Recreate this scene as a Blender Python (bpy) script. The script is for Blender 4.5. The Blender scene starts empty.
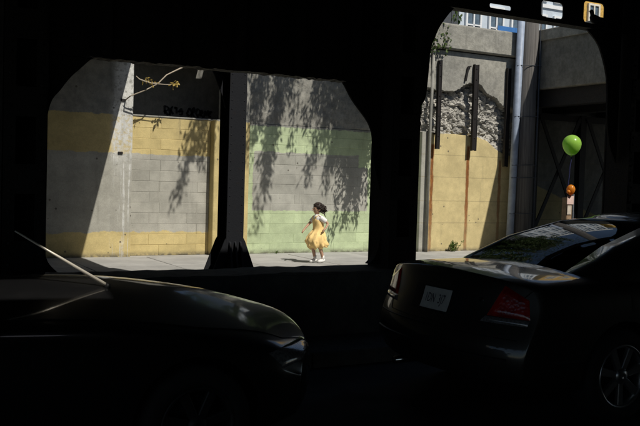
import bpy, bmesh, math, random
import numpy as np
from mathutils import Vector, Matrix, noise
from mathutils.bvhtree import BVHTree

random.seed(7)
sc = bpy.context.scene
COL = sc.collection

# ------------------------------------------------------------------ camera
F_PX, EYE, YAW, PITCH, ROLL = 860.0, 1.62, 29.0, 2.35, 1.7
_y, _p, _r = map(math.radians, (YAW, PITCH, ROLL))
FWD = Vector((math.sin(_y)*math.cos(_p), math.cos(_y)*math.cos(_p), -math.sin(_p)))
_rt = Vector((math.cos(_y), -math.sin(_y), 0)); _up = _rt.cross(FWD)
RGT = _rt*math.cos(_r) + _up*math.sin(_r); UPV = _up*math.cos(_r) - _rt*math.sin(_r)
cam_d = bpy.data.cameras.new('camera'); cam = bpy.data.objects.new('camera', cam_d); COL.objects.link(cam)
cam_d.sensor_width = 36; cam_d.lens = F_PX/640*36; cam_d.clip_end = 2000; cam_d.clip_start = 0.05
m3 = Matrix((RGT, UPV, -FWD)).transposed()
cam.matrix_world = Matrix.Translation((0, 0, EYE)) @ m3.to_4x4()
sc.camera = cam

# ------------------------------------------------------------------ light
SUN_D = Vector((-0.235, 0.75, -1.0)).normalized()      # direction the light travels
w = bpy.data.worlds.new('World'); sc.world = w; w.use_nodes = True
wn = w.node_tree.nodes; wl = w.node_tree.links
sky = wn.new('ShaderNodeTexSky'); sky.sky_type = 'NISHITA'; sky.sun_disc = False
sky.sun_elevation = math.asin(-SUN_D.z); sky.sun_rotation = math.atan2(-SUN_D.x, -SUN_D.y)
sky.air_density = 1.0; sky.dust_density = 0.6; sky.ozone_density = 1.2
bg = wn['Background']; bg.inputs[1].default_value = 0.06
wl.new(sky.outputs[0], bg.inputs[0])
sl = bpy.data.lights.new('sun', 'SUN'); sl.energy = 4.2; sl.angle = math.radians(0.53); sl.color = (1.0, 0.95, 0.86)
so = bpy.data.objects.new('sun', sl); COL.objects.link(so)
so.rotation_euler = SUN_D.to_track_quat('-Z', 'Y').to_euler(); so.location = (10, -10, 30)
sc.view_settings.view_transform = 'Standard'; sc.view_settings.look = 'None'
sc.view_settings.exposure = 0.10; sc.view_settings.gamma = 1
sc.view_settings.use_curve_mapping = False

# ------------------------------------------------------------------ helpers
def tag(o, label, cat=None, group=None, kind=None):
    if label: o['label'] = label
    if cat: o['category'] = cat
    if group: o['group'] = group
    if kind: o['kind'] = kind
    return o

def empty(name, loc=(0, 0, 0), label=None, cat=None, group=None):
    o = bpy.data.objects.new(name, None); COL.objects.link(o); o.location = loc
    o.empty_display_size = 0.2
    return tag(o, label, cat, group)

def link(name, me, mat=None, parent=None):
    """world-coordinate mesh; parent empties only ever carry a translation"""
    o = bpy.data.objects.new(name, me); COL.objects.link(o)
    if mat is not None and not me.materials: me.materials.append(mat)
    if parent is not None:
        o.parent = parent
        base = Vector((0, 0, 0)); p = parent
        while p is not None:
            base += p.location; p = p.parent
        o.location = -base
    return o

class MB:
    def __init__(s): s.v = []; s.f = []
    def add(s, vs, fs):
        b = len(s.v); s.v += [tuple(q) for q in vs]; s.f += [tuple(i+b for i in f) for f in fs]
        return s
    def box(s, x0, x1, y0, y1, z0, z1):
        return s.add([(x0,y0,z0),(x1,y0,z0),(x1,y1,z0),(x0,y1,z0),(x0,y0,z1),(x1,y0,z1),(x1,y1,z1),(x0,y1,z1)],
                     [(0,3,2,1),(4,5,6,7),(0,1,5,4),(1,2,6,5),(2,3,7,6),(3,0,4,7)])
    def prism(s, poly, a0, a1, axis='y'):
        n = len(poly)
        if axis == 'y': mk = lambda p, a: (p[0], a, p[1])
        elif axis == 'x': mk = lambda p, a: (a, p[0], p[1])
        else: mk = lambda p, a: (p[0], p[1], a)
        vs = [mk(p, a0) for p in poly] + [mk(p, a1) for p in poly]
        fs = [tuple(range(n)), tuple(range(2*n-1, n-1, -1))] + [(i, i+n, (i+1) % n+n, (i+1) % n) for i in range(n)]
        return s.add(vs, fs)
    def tube(s, pts, rad, n=8, cap=True):
        pts = [Vector(p) for p in pts]
        if not hasattr(rad, '__len__'): rad = [rad]*len(pts)
        vs = []; fs = []; ref = None
        for i, p in enumerate(pts):
            t = (pts[min(i+1, len(pts)-1)] - pts[max(i-1, 0)]).normalized()
            if ref is None: ref = t.orthogonal().normalized()
            u = (ref - t*ref.dot(t)).normalized(); ref = u; v = t.cross(u)
            for k in range(n):
                a = 2*math.pi*k/n; vs.append(p + (u*math.cos(a)+v*math.sin(a))*rad[i])
        for i in range(len(pts)-1):
            for k in range(n):
                fs.append((i*n+k, i*n+(k+1) % n, (i+1)*n+(k+1) % n, (i+1)*n+k))
        if cap: fs.append(tuple(range(n-1, -1, -1))); fs.append(tuple(range((len(pts)-1)*n, len(pts)*n)))
        return s.add(vs, fs)
    def bar(s, a, b, wd, dp, nrm=(0, 1, 0)):
        a = Vector(a); b = Vector(b); t = (b-a).normalized(); n = Vector(nrm); u = t.cross(n).normalized()*wd/2; n = n*dp/2
        vs = [a-u-n, a+u-n, a+u+n, a-u+n, b-u-n, b+u-n, b+u+n, b-u+n]
        return s.add(vs, [(0,3,2,1),(4,5,6,7),(0,1,5,4),(1,2,6,5),(2,3,7,6),(3,0,4,7)])
    def lathe(s, prof, c, n=24, axis='z', closed=False):
        vs = []; m = len(prof)
        for k in range(n):
            a = 2*math.pi*k/n
            for r, h in prof:
                if axis == 'z': vs.append((c[0]+r*math.cos(a), c[1]+r*math.sin(a), c[2]+h))
                else: vs.append((c[0]+r*math.cos(a), c[1]+h, c[2]+r*math.sin(a)))
        fs = []
        for k in range(n):
            k2 = (k+1) % n
            for i in range(m-1 + (1 if closed else 0)):
                j = (i+1) % m
                fs.append((k*m+i, k2*m+i, k2*m+j, k*m+j))
        return s.add(vs, fs)
    def build(s, name, mat, parent=None, smooth=False, bevel=0, merge=False):
        me = bpy.data.meshes.new(name); me.from_pydata(s.v, [], s.f)
        bm = bmesh.new(); bm.from_mesh(me)
        if merge: bmesh.ops.remove_doubles(bm, verts=bm.verts, dist=1e-4)
        bmesh.ops.recalc_face_normals(bm, faces=bm.faces)
        if bevel:
            bmesh.ops.bevel(bm, geom=[e for e in bm.edges if len(e.link_faces) == 2 and e.calc_face_angle(0) > 0.5],
                            offset=bevel, segments=1, affect='EDGES')
        bm.to_mesh(me); bm.free()
        if smooth: me.polygons.foreach_set('use_smooth', [True]*len(me.polygons))
        me.update()
        return link(name, me, mat, parent)

def evaluated(o):
    dg = bpy.context.evaluated_depsgraph_get(); dg.update()
    me = bpy.data.meshes.new_from_object(o.evaluated_get(dg))
    old = o.data; o.modifiers.clear(); o.data = me
    return o

# ------------------------------------------------------------------ materials
class B:
    def __init__(s, name):
        s.mat = bpy.data.materials.new(name); s.mat.use_nodes = True
        s.t = s.mat.node_tree; s.n = s.t.nodes; s.bs = s.n['Principled BSDF']; s._pos = None
    def put(s, sock, v):
        if hasattr(v, 'is_output'): s.t.links.new(v, sock)
        else:
            if hasattr(sock.default_value, '__len__') and hasattr(v, '__len__') and len(v) == 3 and len(sock.default_value) == 4: v = (*v, 1)
            sock.default_value = v
    def m(s, op, a, b=0.0, c=None, clamp=False):
        n = s.n.new('ShaderNodeMath'); n.operation = op; n.use_clamp = clamp
        s.put(n.inputs[0], a); s.put(n.inputs[1], b)
        if c is not None: s.put(n.inputs[2], c)
        return n.outputs[0]
    def mix(s, f, a, b, mode='MIX'):
        n = s.n.new('ShaderNodeMix'); n.data_type = 'RGBA'; n.blend_type = mode
        s.put(n.inputs[0], f); s.put(n.inputs[6], a); s.put(n.inputs[7], b)
        return n.outputs[2]
    def ss(s, x, lo, hi, o0=0.0, o1=1.0):
        n = s.n.new('ShaderNodeMapRange'); n.interpolation_type = 'SMOOTHSTEP'
        s.put(n.inputs[0], x); n.inputs[1].default_value = lo; n.inputs[2].default_value = hi
        n.inputs[3].default_value = o0; n.inputs[4].default_value = o1
        return n.outputs[0]
    def pos(s):
        if s._pos is None:
            g = s.n.new('ShaderNodeNewGeometry'); s._pos = g.outputs['Position']
            x = s.n.new('ShaderNodeSeparateXYZ'); s.t.links.new(s._pos, x.inputs[0]); s.x, s.y, s.z = x.outputs
        return s._pos
    def objc(s):
        return s.n.new('ShaderNodeTexCoord').outputs['Object']
    def scaled(s, vec, sc3):
        n = s.n.new('ShaderNodeMapping'); s.t.links.new(vec, n.inputs[0]); n.inputs['Scale'].default_value = sc3
        return n.outputs[0]
    def noise(s, scale, detail=4, rough=0.55, vec=None, color=False):
        n = s.n.new('ShaderNodeTexNoise'); n.inputs['Scale'].default_value = scale
        n.inputs['Detail'].default_value = detail; n.inputs['Roughness'].default_value = rough
        s.t.links.new(vec if vec is not None else s.pos(), n.inputs['Vector'])
        return n.outputs['Color' if color else 'Fac']
    def voro(s, scale, vec=None, feature='F1'):
        n = s.n.new('ShaderNodeTexVoronoi'); n.inputs['Scale'].default_value = scale; n.feature = feature
        s.t.links.new(vec if vec is not None else s.pos(), n.inputs['Vector']); return n.outputs['Distance']
    def rnd(s):
        return s.n.new('ShaderNodeObjectInfo').outputs['Random']
    def bump(s, h, strength=0.3, dist=0.01):
        n = s.n.new('ShaderNodeBump'); n.inputs['Strength'].default_value = strength; n.inputs['Distance'].default_value = dist
        s.put(n.inputs['Height'], h); s.t.links.new(n.outputs[0], s.bs.inputs['Normal'])
    def done(s, color=None, rough=0.8, metal=0.0, spec=0.4, **kw):
        if color is not None: s.put(s.bs.inputs['Base Color'], color)
        s.put(s.bs.inputs['Roughness'], rough); s.put(s.bs.inputs['Metallic'], metal)
        s.put(s.bs.inputs['Specular IOR Level'], spec)
        for k, v in kw.items(): s.put(s.bs.inputs[k], v)
        return s.mat

def simple(name, col, rough=0.7, metal=0.0, var=0.25, scale=8, spec=0.4, **kw):
    b = B(name); n = b.noise(scale, 5, 0.6, b.objc()); f = b.ss(n, 0.3, 0.7)
    c = b.mix(f, tuple(x*(1-var) for x in col), tuple(min(1, x*(1+var)) for x in col))
    return b.done(c, rough, metal, spec, **kw)

YEL = (0.62, 0.50, 0.235); GREEN = (0.52, 0.61, 0.38); CREAM = (0.68, 0.56, 0.29); CONC = (0.33, 0.32, 0.29)

def wall_material(name, kind):
    b = B(name); b.pos()
    fine = b.noise(60, 6, 0.7); med = b.noise(6, 5, 0.65); big = b.noise(0.9, 4, 0.6); edge = b.noise(9, 3, 0.6)
    grit = b.ss(fine, 0.3, 0.75)
    wob = b.m('MULTIPLY', b.m('SUBTRACT', edge, 0.5), 0.09)
    wob2 = b.m('MULTIPLY', b.m('SUBTRACT', b.noise(2.3, 3), 0.5), 0.16)
    zz = b.m('ADD', b.z, wob); z2 = b.m('ADD', b.m('ADD', b.z, wob), wob2)
    conc = b.mix(b.ss(med, 0.3, 0.75), (0.25, 0.25, 0.23), (0.36, 0.35, 0.31))
    def below(z0, h=0.012, src=zz): return b.ss(src, z0-h, z0+h, 1, 0)
    def band(v, lo, hi, h=0.012): return b.m('MULTIPLY', b.ss(v, lo-h, lo+h), b.ss(v, hi-h, hi+h, 1, 0))
    if kind in ('left', 'pier'):
        col = conc
        col = b.mix(below(2.70), col, YEL)
        if kind == 'left':
            g = b.mix(b.ss(big, 0.35, 0.65), (0.40, 0.39, 0.34), (0.47, 0.455, 0.40))
            col = b.mix(below(1.98), col, g); col = b.mix(below(0.47, 0.015, z2), col, YEL)
            # whitish peeled edge of the wide pier
            pe = b.m('MULTIPLY', b.ss(b.m('ADD', b.x, wob2), 4.36, 4.56), b.ss(b.x, 4.815, 4.825, 1, 0))
            pe = b.m('MULTIPLY', pe, b.m('ADD', b.ss(b.m('ADD', b.z, wob2), 1.3, 2.4), b.m('MULTIPLY', b.ss(b.noise(1.0, 4, 0.7, b.scaled(b.pos(), (16, 1, 0.6))), 0.52, 0.6), 0.8)), None, True)
            pe = b.m('MULTIPLY', pe, b.ss(b.noise(14, 5, 0.75), 0.38, 0.52, 0.25, 1))
            col = b.mix(pe, col, (0.70, 0.70, 0.67))
    elif kind == 'green':
        col = b.mix(below(2.66), conc, GREEN)
        # buff patch painted over, made of two stepped rectangles
        xj = b.m('ADD', b.x, wob)
        r1 = b.m('MULTIPLY', band(xj, 7.44, 9.98, 0.008), band(zz, 1.86, 2.13, 0.008))
        r2 = b.m('MULTIPLY', band(xj, 7.42, 10.22, 0.008), band(zz, 0.90, 1.87, 0.008))
        r = b.m('MAXIMUM', r1, r2)
        buff = b.mix(b.ss(big, 0.4, 0.6), (0.41, 0.405, 0.36), (0.46, 0.45, 0.40))
        buff = b.mix(b.m('MULTIPLY', r1, 0.5), buff, (0.38, 0.38, 0.33))
        col = b.mix(r, col, buff)
        col = b.mix(b.m('MULTIPLY', b.ss(b.x, 7.28, 7.30, 1, 0), below(2.66)), col, YEL)
    elif kind == 'cream':
        top = b.m('ADD', zz, b.m('MULTIPLY', b.m('MAXIMUM', b.m('SUBTRACT', b.x, 13.1), 0), 0.35))
        col = b.mix(below(2.72, 0.02, top), conc, CREAM)
        col = b.mix(b.m('MULTIPLY', b.ss(b.m('ADD', b.x, wob), 11.62, 11.66, 1, 0), 1.0), col, (0.42, 0.41, 0.36))
        for zj in (2.23, 1.72, 1.17, 0.66):       # lift joints left by the formwork
            col = b.mix(b.m('MULTIPLY', band(b.m('ADD', b.z, b.m('MULTIPLY', wob, 0.2)), zj-0.008, zj+0.008, 0.006), 0.5), col, (0.30, 0.25, 0.14))
        for xb, zt, w0, amt in ((11.76, 2.45, 0.05, 0.95), (12.79, 2.45, 0.055, 0.95), (13.76, 2.15, 0.05, 0.75)):
            xs = b.m('ADD', b.x, b.m('MULTIPLY', b.m('SUBTRACT', b.noise(3, 5, 0.7, b.scaled(b.pos(), (3, 1, 1.0))), 0.5), 0.10))
            d = b.m('ABSOLUTE', b.m('SUBTRACT', xs, xb))
            st = b.m('MULTIPLY', b.ss(d, w0*0.45, w0*1.25, 1, 0), b.ss(b.z, zt-0.02, zt+0.05, 1, 0))
            st = b.m('MULTIPLY', st, b.ss(b.z, -0.5, 1.5, 0.55, 1.0))
            rust = b.mix(b.ss(b.noise(20, 4, 0.7, b.scaled(b.pos(), (2, 1, 0.35))), 0.35, 0.65), (0.36, 0.12, 0.025), (0.16, 0.055, 0.018))
            col = b.mix(b.m('MULTIPLY', st, amt), col, rust)
    else:
        col = b.mix(b.ss(big, 0.35, 0.65), (0.28, 0.275, 0.25), (0.37, 0.36, 0.32))
    # weathering: vertical runs, chips, grime along the foot
    run = b.noise(1.0, 5, 0.7, b.scaled(b.pos(), (7, 7, 0.5)))
    col = b.mix(b.ss(run, 0.56, 0.78, 0, 0.38), col, (0.13, 0.12, 0.095), 'MIX')
    mott = b.ss(b.noise(2.6, 6, 0.7), 0.3, 0.7, 0.80, 1.08)
    col = b.mix(1.0, col, b.mix(0.0, mott, mott), 'MULTIPLY')
    chip = b.m('MULTIPLY', b.ss(b.voro(5.5), 0.10, 0.13, 1, 0), b.ss(b.noise(1.7, 2), 0.56 if kind == 'cream' else 0.52, 0.62 if kind == 'cream' else 0.58))
    col = b.mix(b.m('MULTIPLY', chip, 0.8), col, (0.10, 0.09, 0.075))
    foot = b.m('MULTIPLY', b.ss(b.m('ADD', b.z, b.m('MULTIPLY', wob, 1.4)), 0.0, 0.12, 1, 0), b.ss(edge, 0.35, 0.6, 0.35, 0.95))
    col = b.mix(foot, col, (0.12, 0.11, 0.085))
    col = b.mix(1.0, col, b.mix(grit, (0.86, 0.86, 0.86), (1.06, 1.06, 1.05)), 'MULTIPLY')
    col = b.mix(1.0, col, b.mix(b.rnd(), (0.9, 0.9, 0.9), (1.05, 1.05, 1.05)), 'MULTIPLY')
    b.bump(b.m('ADD', b.m('MULTIPLY', fine, 0.4), med), 0.35, 0.012)
    return b.done(col, 0.88, 0, 0.25)

M = {}
for k in ('left', 'pier', 'green', 'cream', 'plain'): M['wall_'+k] = wall_material('painted_wall_'+k, k)

def conc_rough(name, dark, lite, bs=0.6):
    b = B(name); b.pos()
    n1 = b.noise(7, 8, 0.72); n2 = b.noise(40, 6, 0.7); n3 = b.noise(1.2, 4)
    c = b.mix(b.ss(n1, 0.32, 0.7), dark, lite)
    c = b.mix(b.ss(n2, 0.5, 0.75, 0, 0.45), c, tuple(x*0.45 for x in dark))
    run = b.noise(1.0, 5, 0.7, b.scaled(b.pos(), (5, 5, 0.4)))
    c = b.mix(b.ss(run, 0.5, 0.75, 0, 0.5), c, tuple(x*0.55 for x in dark))
    c = b.mix(1.0, c, b.mix(b.ss(n3, 0.3, 0.7), (0.8, 0.8, 0.8), (1.06, 1.05, 1.02)), 'MULTIPLY')
    b.bump(b.m('ADD', n1, b.m('MULTIPLY', n2, 0.5)), bs, 0.03)
    return b.done(c, 0.92, 0, 0.2)
M['conc_rough'] = conc_rough('rough_concrete', (0.24, 0.235, 0.21), (0.38, 0.37, 0.33))
M['conc_upper'] = conc_rough('weathered_concrete', (0.25, 0.245, 0.22), (0.40, 0.39, 0.35), 0.4)
M['conc_fascia'] = conc_rough('bridge_concrete', (0.17, 0.165, 0.145), (0.28, 0.27, 0.24), 0.4)
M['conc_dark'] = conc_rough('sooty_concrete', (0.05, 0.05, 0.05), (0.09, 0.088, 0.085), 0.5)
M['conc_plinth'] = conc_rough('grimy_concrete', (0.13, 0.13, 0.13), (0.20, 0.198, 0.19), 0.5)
M['rubble'] = conc_rough('broken_stone', (0.26, 0.25, 0.23), (0.62, 0.60, 0.55), 0.8)
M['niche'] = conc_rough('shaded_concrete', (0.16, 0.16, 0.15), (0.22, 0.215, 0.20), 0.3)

def steel(name, base, rust, lo=0.5, hi=0.75, spec=0.35):
    b = B(name); b.pos(); n = b.noise(9, 7, 0.7); n2 = b.noise(45, 5, 0.7)
    c = b.mix(b.ss(n, lo, hi), base, rust); c = b.mix(b.ss(n2, 0.5, 0.8, 0, 0.5), c, tuple(x*0.4 for x in base))
    b.bump(b.m('ADD', n, n2), 0.4, 0.006)
    return b.done(c, b.ss(n2, 0.3, 0.7, 0.5, 0.85), 0.0, spec)
M['steel'] = steel('sooty_riveted_steel', (0.018, 0.017, 0.017), (0.035, 0.022, 0.015))
M['steel_grey'] = steel('grey_painted_steel', (0.06, 0.068, 0.08), (0.05, 0.035, 0.025), 0.55, 0.8)
M['steel_col'] = steel('blue_black_steel', (0.014, 0.015, 0.018), (0.020, 0.015, 0.012), 0.55, 0.8, 0.12)
M['rail_steel'] = steel('rusty_dark_steel', (0.011, 0.009, 0.009), (0.035, 0.016, 0.009), 0.55, 0.8)
M['wood_pole'] = None
b = B('weathered_pole_wood'); oc = b.pos()
g = b.noise(1.0, 6, 0.7, b.scaled(oc, (28, 28, 0.7))); c = b.mix(b.ss(g, 0.3, 0.7), (0.075, 0.07, 0.066), (0.17, 0.16, 0.15))
b.bump(g, 0.7, 0.015); M['wood_pole'] = b.done(c, 0.9, 0, 0.2)
M['conduit'] = simple('blue_grey_conduit', (0.26, 0.31, 0.40), 0.5, 0.0, 0.15, 6)
M['galv'] = simple('galvanised_strap', (0.45, 0.46, 0.47), 0.45, 0.6, 0.15, 20)

b = B('asphalt'); b.pos(); n = b.noise(120, 4, 0.7); n2 = b.noise(1.1, 5, 0.6); n3 = b.noise(12, 5, 0.7)
c = b.mix(b.ss(n, 0.35, 0.7), (0.028, 0.028, 0.029), (0.062, 0.061, 0.06)); c = b.mix(b.ss(n2, 0.45, 0.65, 0, 0.5), c, (0.025, 0.025, 0.026))
b.bump(b.m('ADD', n, n3), 0.5, 0.006); M['asphalt'] = b.done(c, b.ss(n2, 0.4, 0.7, 0.85, 0.6), 0, 0.35)
b = B('pavement_concrete'); b.pos(); n = b.noise(70, 5, 0.7); n2 = b.noise(1.6, 6, 0.65); n3 = b.noise(9, 5, 0.7)
c = b.mix(b.ss(n2, 0.3, 0.7), (0.30, 0.295, 0.28), (0.40, 0.39, 0.37)); c = b.mix(b.ss(n, 0.5, 0.8, 0, 0.4), c, (0.16, 0.155, 0.15))
c = b.mix(b.ss(n3, 0.6, 0.72, 0, 0.5), c, (0.18, 0.175, 0.165))
c = b.mix(1.0, c, b.mix(b.rnd(), (0.88, 0.88, 0.88), (1.05, 1.05, 1.05)), 'MULTIPLY')
b.bump(b.m('ADD', n, n3), 0.35, 0.006); M['pave'] = b.done(c, 0.9, 0, 0.25)

def leafmat(name, a, bb, trans=0.35):
    b = B(name); n = b.noise(5, 3, 0.6); c = b.mix(b.ss(n, 0.3, 0.7), a, bb)
    t = b.n.new('ShaderNodeBsdfTranslucent'); b.put(t.inputs[0], c); mx = b.n.new('ShaderNodeMixShader'); mx.inputs[0].default_value = trans
    m = b.done(c, 0.6, 0, 0.3); out = b.n['Material Output']
    b.t.links.new(b.bs.outputs[0], mx.inputs[1]); b.t.links.new(t.outputs[0], mx.inputs[2]); b.t.links.new(mx.outputs[0], out.inputs[0])
    return m
M['leaf'] = leafmat('tree_leaf', (0.035, 0.075, 0.018), (0.10, 0.15, 0.035))
M['leaf_dry'] = leafmat('yellow_leaf', (0.42, 0.30, 0.07), (0.55, 0.42, 0.14))
M['weed'] = leafmat('weed_leaf', (0.07, 0.13, 0.025), (0.14, 0.20, 0.05))
M['bark'] = simple('bark', (0.10, 0.08, 0.06), 0.9, 0, 0.4, 20)
M['twig'] = simple('pale_twig', (0.42, 0.36, 0.28), 0.85, 0, 0.2, 30)

def carpaint(name, col, flake=0.5, cr=0.03, du=0.12):
    b = B(name); n = b.noise(400, 2, 0.5, b.objc()); dust = b.noise(3, 5, 0.65, b.objc())
    c = b.mix(b.ss(n, 0.3, 0.7), tuple(x*0.85 for x in col), tuple(x*1.15 for x in col))
    c = b.mix(b.ss(dust, 0.5, 0.8, 0, du), c, (0.10, 0.095, 0.085))
    return b.done(c, 0.38, flake, 0.5, **{'Coat Weight': 1.0, 'Coat Roughness': b.ss(dust, 0.4, 0.8, cr, cr+0.07)})
M['paint_sedan'] = carpaint('dark_taupe_car_paint', (0.040, 0.038, 0.034), 0.6)
M['paint_black'] = carpaint('black_car_paint', (0.005, 0.005, 0.0055), 0.0, 0.05, 0.03)
M['rubber'] = simple('tyre_rubber', (0.012, 0.012, 0.012), 0.85, 0, 0.2, 20)
M['trim'] = simple('black_plastic_trim', (0.012, 0.012, 0.013), 0.55, 0, 0.2, 20)
M['alloy'] = simple('alloy_rim', (0.42, 0.42, 0.43), 0.3, 0.9, 0.1, 10)
M['chrome'] = simple('bright_metal', (0.6, 0.6, 0.6), 0.12, 1.0, 0.05, 10)
M['cabin'] = simple('grey_upholstery', (0.07, 0.07, 0.07), 0.9, 0, 0.3, 30)
M['lens_red'] = simple('red_lens', (0.32, 0.008, 0.010), 0.18, 0.0, 0.3, 60, **{'Coat Weight': 1.0, 'Coat Roughness': 0.05})
b = B('red_lens'); oc = b.objc(); vo = b.voro(45, oc); n = b.noise(6, 3, 0.6, oc)
b.bump(vo, 0.22, 0.006); M['lens_red'] = b.done(b.mix(b.ss(n, 0.35, 0.65), (0.20, 0.004, 0.005), (0.50, 0.015, 0.012)), 0.2, 0, 0.6, **{'Coat Weight': 1.0, 'Coat Roughness': 0.06})
M['lens_clear'] = simple('clear_lens', (0.20, 0.20, 0.21), 0.18, 0.3, 0.4, 60, **{'Coat Weight': 1.0, 'Coat Roughness': 0.04})
M['plate'] = simple('licence_plate_white', (0.62, 0.62, 0.60), 0.5, 0, 0.08, 10)
M['plate_ink'] = simple('licence_plate_ink', (0.03, 0.035, 0.06), 0.5, 0, 0.1, 10)
b = B('tinted_car_glass')
tr = b.n.new('ShaderNodeBsdfTransparent'); tr.inputs[0].default_value = (0.30, 0.33, 0.32, 1)
gl = b.n.new('ShaderNodeBsdfGlossy'); gl.inputs['Roughness'].default_value = 0.02; fr = b.n.new('ShaderNodeFresnel'); fr.inputs[0].default_value = 1.52
mx = b.n.new('ShaderNodeMixShader'); b.t.links.new(fr.outputs[0], mx.inputs[0]); b.t.links.new(tr.outputs[0], mx.inputs[1]); b.t.links.new(gl.outputs[0], mx.inputs[2])
b.t.links.new(mx.outputs[0], b.n['Material Output'].inputs[0]); M['glass'] = b.mat

# ================================================================== SETTING
o = MB().add([(-600,-600,-0.01),(900,-600,-0.01),(900,17.0,-0.01),(-600,17.0,-0.01)], [(0,1,2,3)]).build('ground', M['asphalt']); tag(o, None, kind='structure')
o = MB().box(-40, 40, -2.2, 6.35, -0.3, 0.0).build('road', M['asphalt']); tag(o, None, kind='structure')
# far pavement: poured slabs with open joints
pv = MB().box(-14, 30, 11.2, 17.6, -0.3, -0.004).build('pavement', M['pave']); tag(pv, None, kind='structure')
slab_me = None
for i in range(14):
    for j in range(3):
        x0, y0 = -1.0 + i*1.52, 11.45 + j*1.52
        if slab_me is None:
            t = MB().box(0.008, 1.512, 0.008, 1.512, -0.06, 0.004).build('slab', M['pave'], pv, bevel=0.006); slab_me = t.data; s = t
        else:
            s = bpy.data.objects.new('slab', slab_me); COL.objects.link(s); s.parent = pv
        s.location = (x0, y0, random.uniform(-0.003, 0.003)); s.rotation_euler = (random.uniform(-.001,.001), random.uniform(-.001,.001), 0)
# kerb stones beside the parked cars, and the strip of pavement under the girders
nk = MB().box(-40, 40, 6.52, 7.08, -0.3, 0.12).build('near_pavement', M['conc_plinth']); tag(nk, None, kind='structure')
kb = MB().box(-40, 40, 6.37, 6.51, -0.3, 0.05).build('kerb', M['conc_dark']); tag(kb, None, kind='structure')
ks = None
for i in range(9):
    if ks is None:
        t = MB().box(0.006, 1.494, 6.355, 6.515, -0.1, 0.13).build('kerb_stone', M['conc_plinth'], kb, bevel=0.012); ks = t.data; s = t
    else:
        s = bpy.data.objects.new('kerb_stone', ks); COL.objects.link(s); s.parent = kb
    s.location = (-2.5+1.5*i, 0, 0)
# lot on top of the embankment behind the wall
o = MB().box(-60, 160, 18.2, 200, -0.3, 5.0).build('upper_ground', M['conc_dark']); tag(o, None, kind='structure')

# ================================================================== FAR WALLS
def block_wall(parent, x0, x1, y, zt, mat, length=0.78, course=0.2077):
    rows = int(round(zt/course)); gap = 0.005; cache = {}
    for r in range(rows):
        x = x0 - (length/2 if r % 2 else 0.18)
        while x < x1 - 0.02:
            a, c = max(x, x0), min(x+length, x1)
            if c-a > 0.06:
                wd = round(c-a-gap, 3); key = wd
                if key not in cache:
                    t = MB().box(0, wd, 0, 0.12, 0, course-gap).build('block', mat, parent, bevel=0.004); cache[key] = t.data; s = t
                else:
                    s = bpy.data.objects.new('block', cache[key]); COL.objects.link(s); s.parent = parent
                s.location = Vector((a+gap/2, y+random.uniform(-0.002, 0.002), r*course+gap/2)) - parent.location
            x += length
    MB().box(x0, x1, y+0.0045, y+0.3, -0.2, zt-0.001).build('mortar_bed', mat, parent)

# wide left pier
t = empty('concrete_pier', (2.0, 16.2, 0), 'wide painted concrete pier left of the block panel, half in shadow', 'pier')
MB().box(-6, 4.82, 16.16, 17.7, -0.2, 5.2).build('pier_body', M['wall_left'], t, bevel=0.012)
for (x, z) in ((4.62, 2.98), (4.585, 1.98)):
    MB().box(x-0.045, x+0.045, 16.14, 16.158, z-0.022, z+0.022).build('anchor_plate', M['rail_steel'], t)
# block panel between the piers, with the dark niche over it
t = empty('block_panel_wall', (5.6, 16.3, 0), 'low block wall painted yellow and grey, under the dark niche', 'wall')
block_wall(t, 4.822, 6.458, 16.3, 2.70, M['wall_left'])
MB().box(4.822, 6.458, 16.285, 16.62, 2.703, 2.735).build('coping', M['wall_left'], t, bevel=0.008)
t = empty('niche_wall', (5.6, 17.75, 0), 'dark recessed concrete wall above the yellow block panel', 'wall')
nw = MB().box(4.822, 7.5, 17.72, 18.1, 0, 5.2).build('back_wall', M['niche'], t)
MB().box(4.822, 6.735, 16.2, 17.70, 4.05, 5.2).build('shade_lintel', M['conc_upper'], t)  # out of view, added overhead to keep the niche in shade
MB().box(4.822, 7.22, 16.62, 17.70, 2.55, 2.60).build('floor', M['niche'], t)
# hand-painted black scrawl low on the niche wall
m_ = MB(); random.seed(21); x = 5.97; gi = 0
GL = {'R': [(0,0),(0,1),(.8,.9),(.7,.55),(0,.5),(.9,0)], 'A': [(0,0),(.4,1),(.5,.4),(.1,.4),(.6,.4),(.9,0)], 'T': [(.4,0),(.4,1),(0,.95),(.9,1)], 'S': [(.9,.9),(.2,1),(.1,.6),(.8,.45),(.8,.05),(0,0)],
      'O': [(.4,0),(0,.4),(.2,1),(.8,.9),(.9,.3),(.4,0)], 'N': [(0,0),(.1,1),(.7,.1),(.8,1)], 'E': [(.8,1),(0,.95),(.05,.5),(.6,.5),(.05,.5),(0,0),(.9,.05)], 'K': [(0,1),(0,0),(0,.45),(.8,1),(.2,.5),(.9,0)]}
for ch in 'RKTS OROANE':
    if ch != ' ':
        wd, h = random.uniform(.075, .095), random.uniform(.13, .16); z0 = 2.885-(x-5.97)*.02; g = [(x+p[0]*wd+random.uniform(-.025, .025), z0+p[1]*h+random.uniform(-.03, .03)) for p in GL[ch]]
        for a, c in zip(g[:-1], g[1:]): m_.bar((a[0], 17.711, a[1]), (c[0], 17.711, c[1]), random.uniform(.026, .05), 0.006)
    x += random.uniform(.09, .115)
M['spray'] = simple('black_spray_paint', (0.006, 0.006, 0.006), 0.6, 0, 0.1)
m_.build('painted_scrawl', M['spray'], t)
random.seed(11)
t = empty('narrow_pier', (6.85, 16.1, 0), 'narrow yellow painted pier behind the steel column with flared foot', 'pier')
MB().box(6.46, 7.23, 16.08, 16.60, -0.2, 2.72).build('pier_body', M['wall_pier'], t, bevel=0.012)
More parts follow.
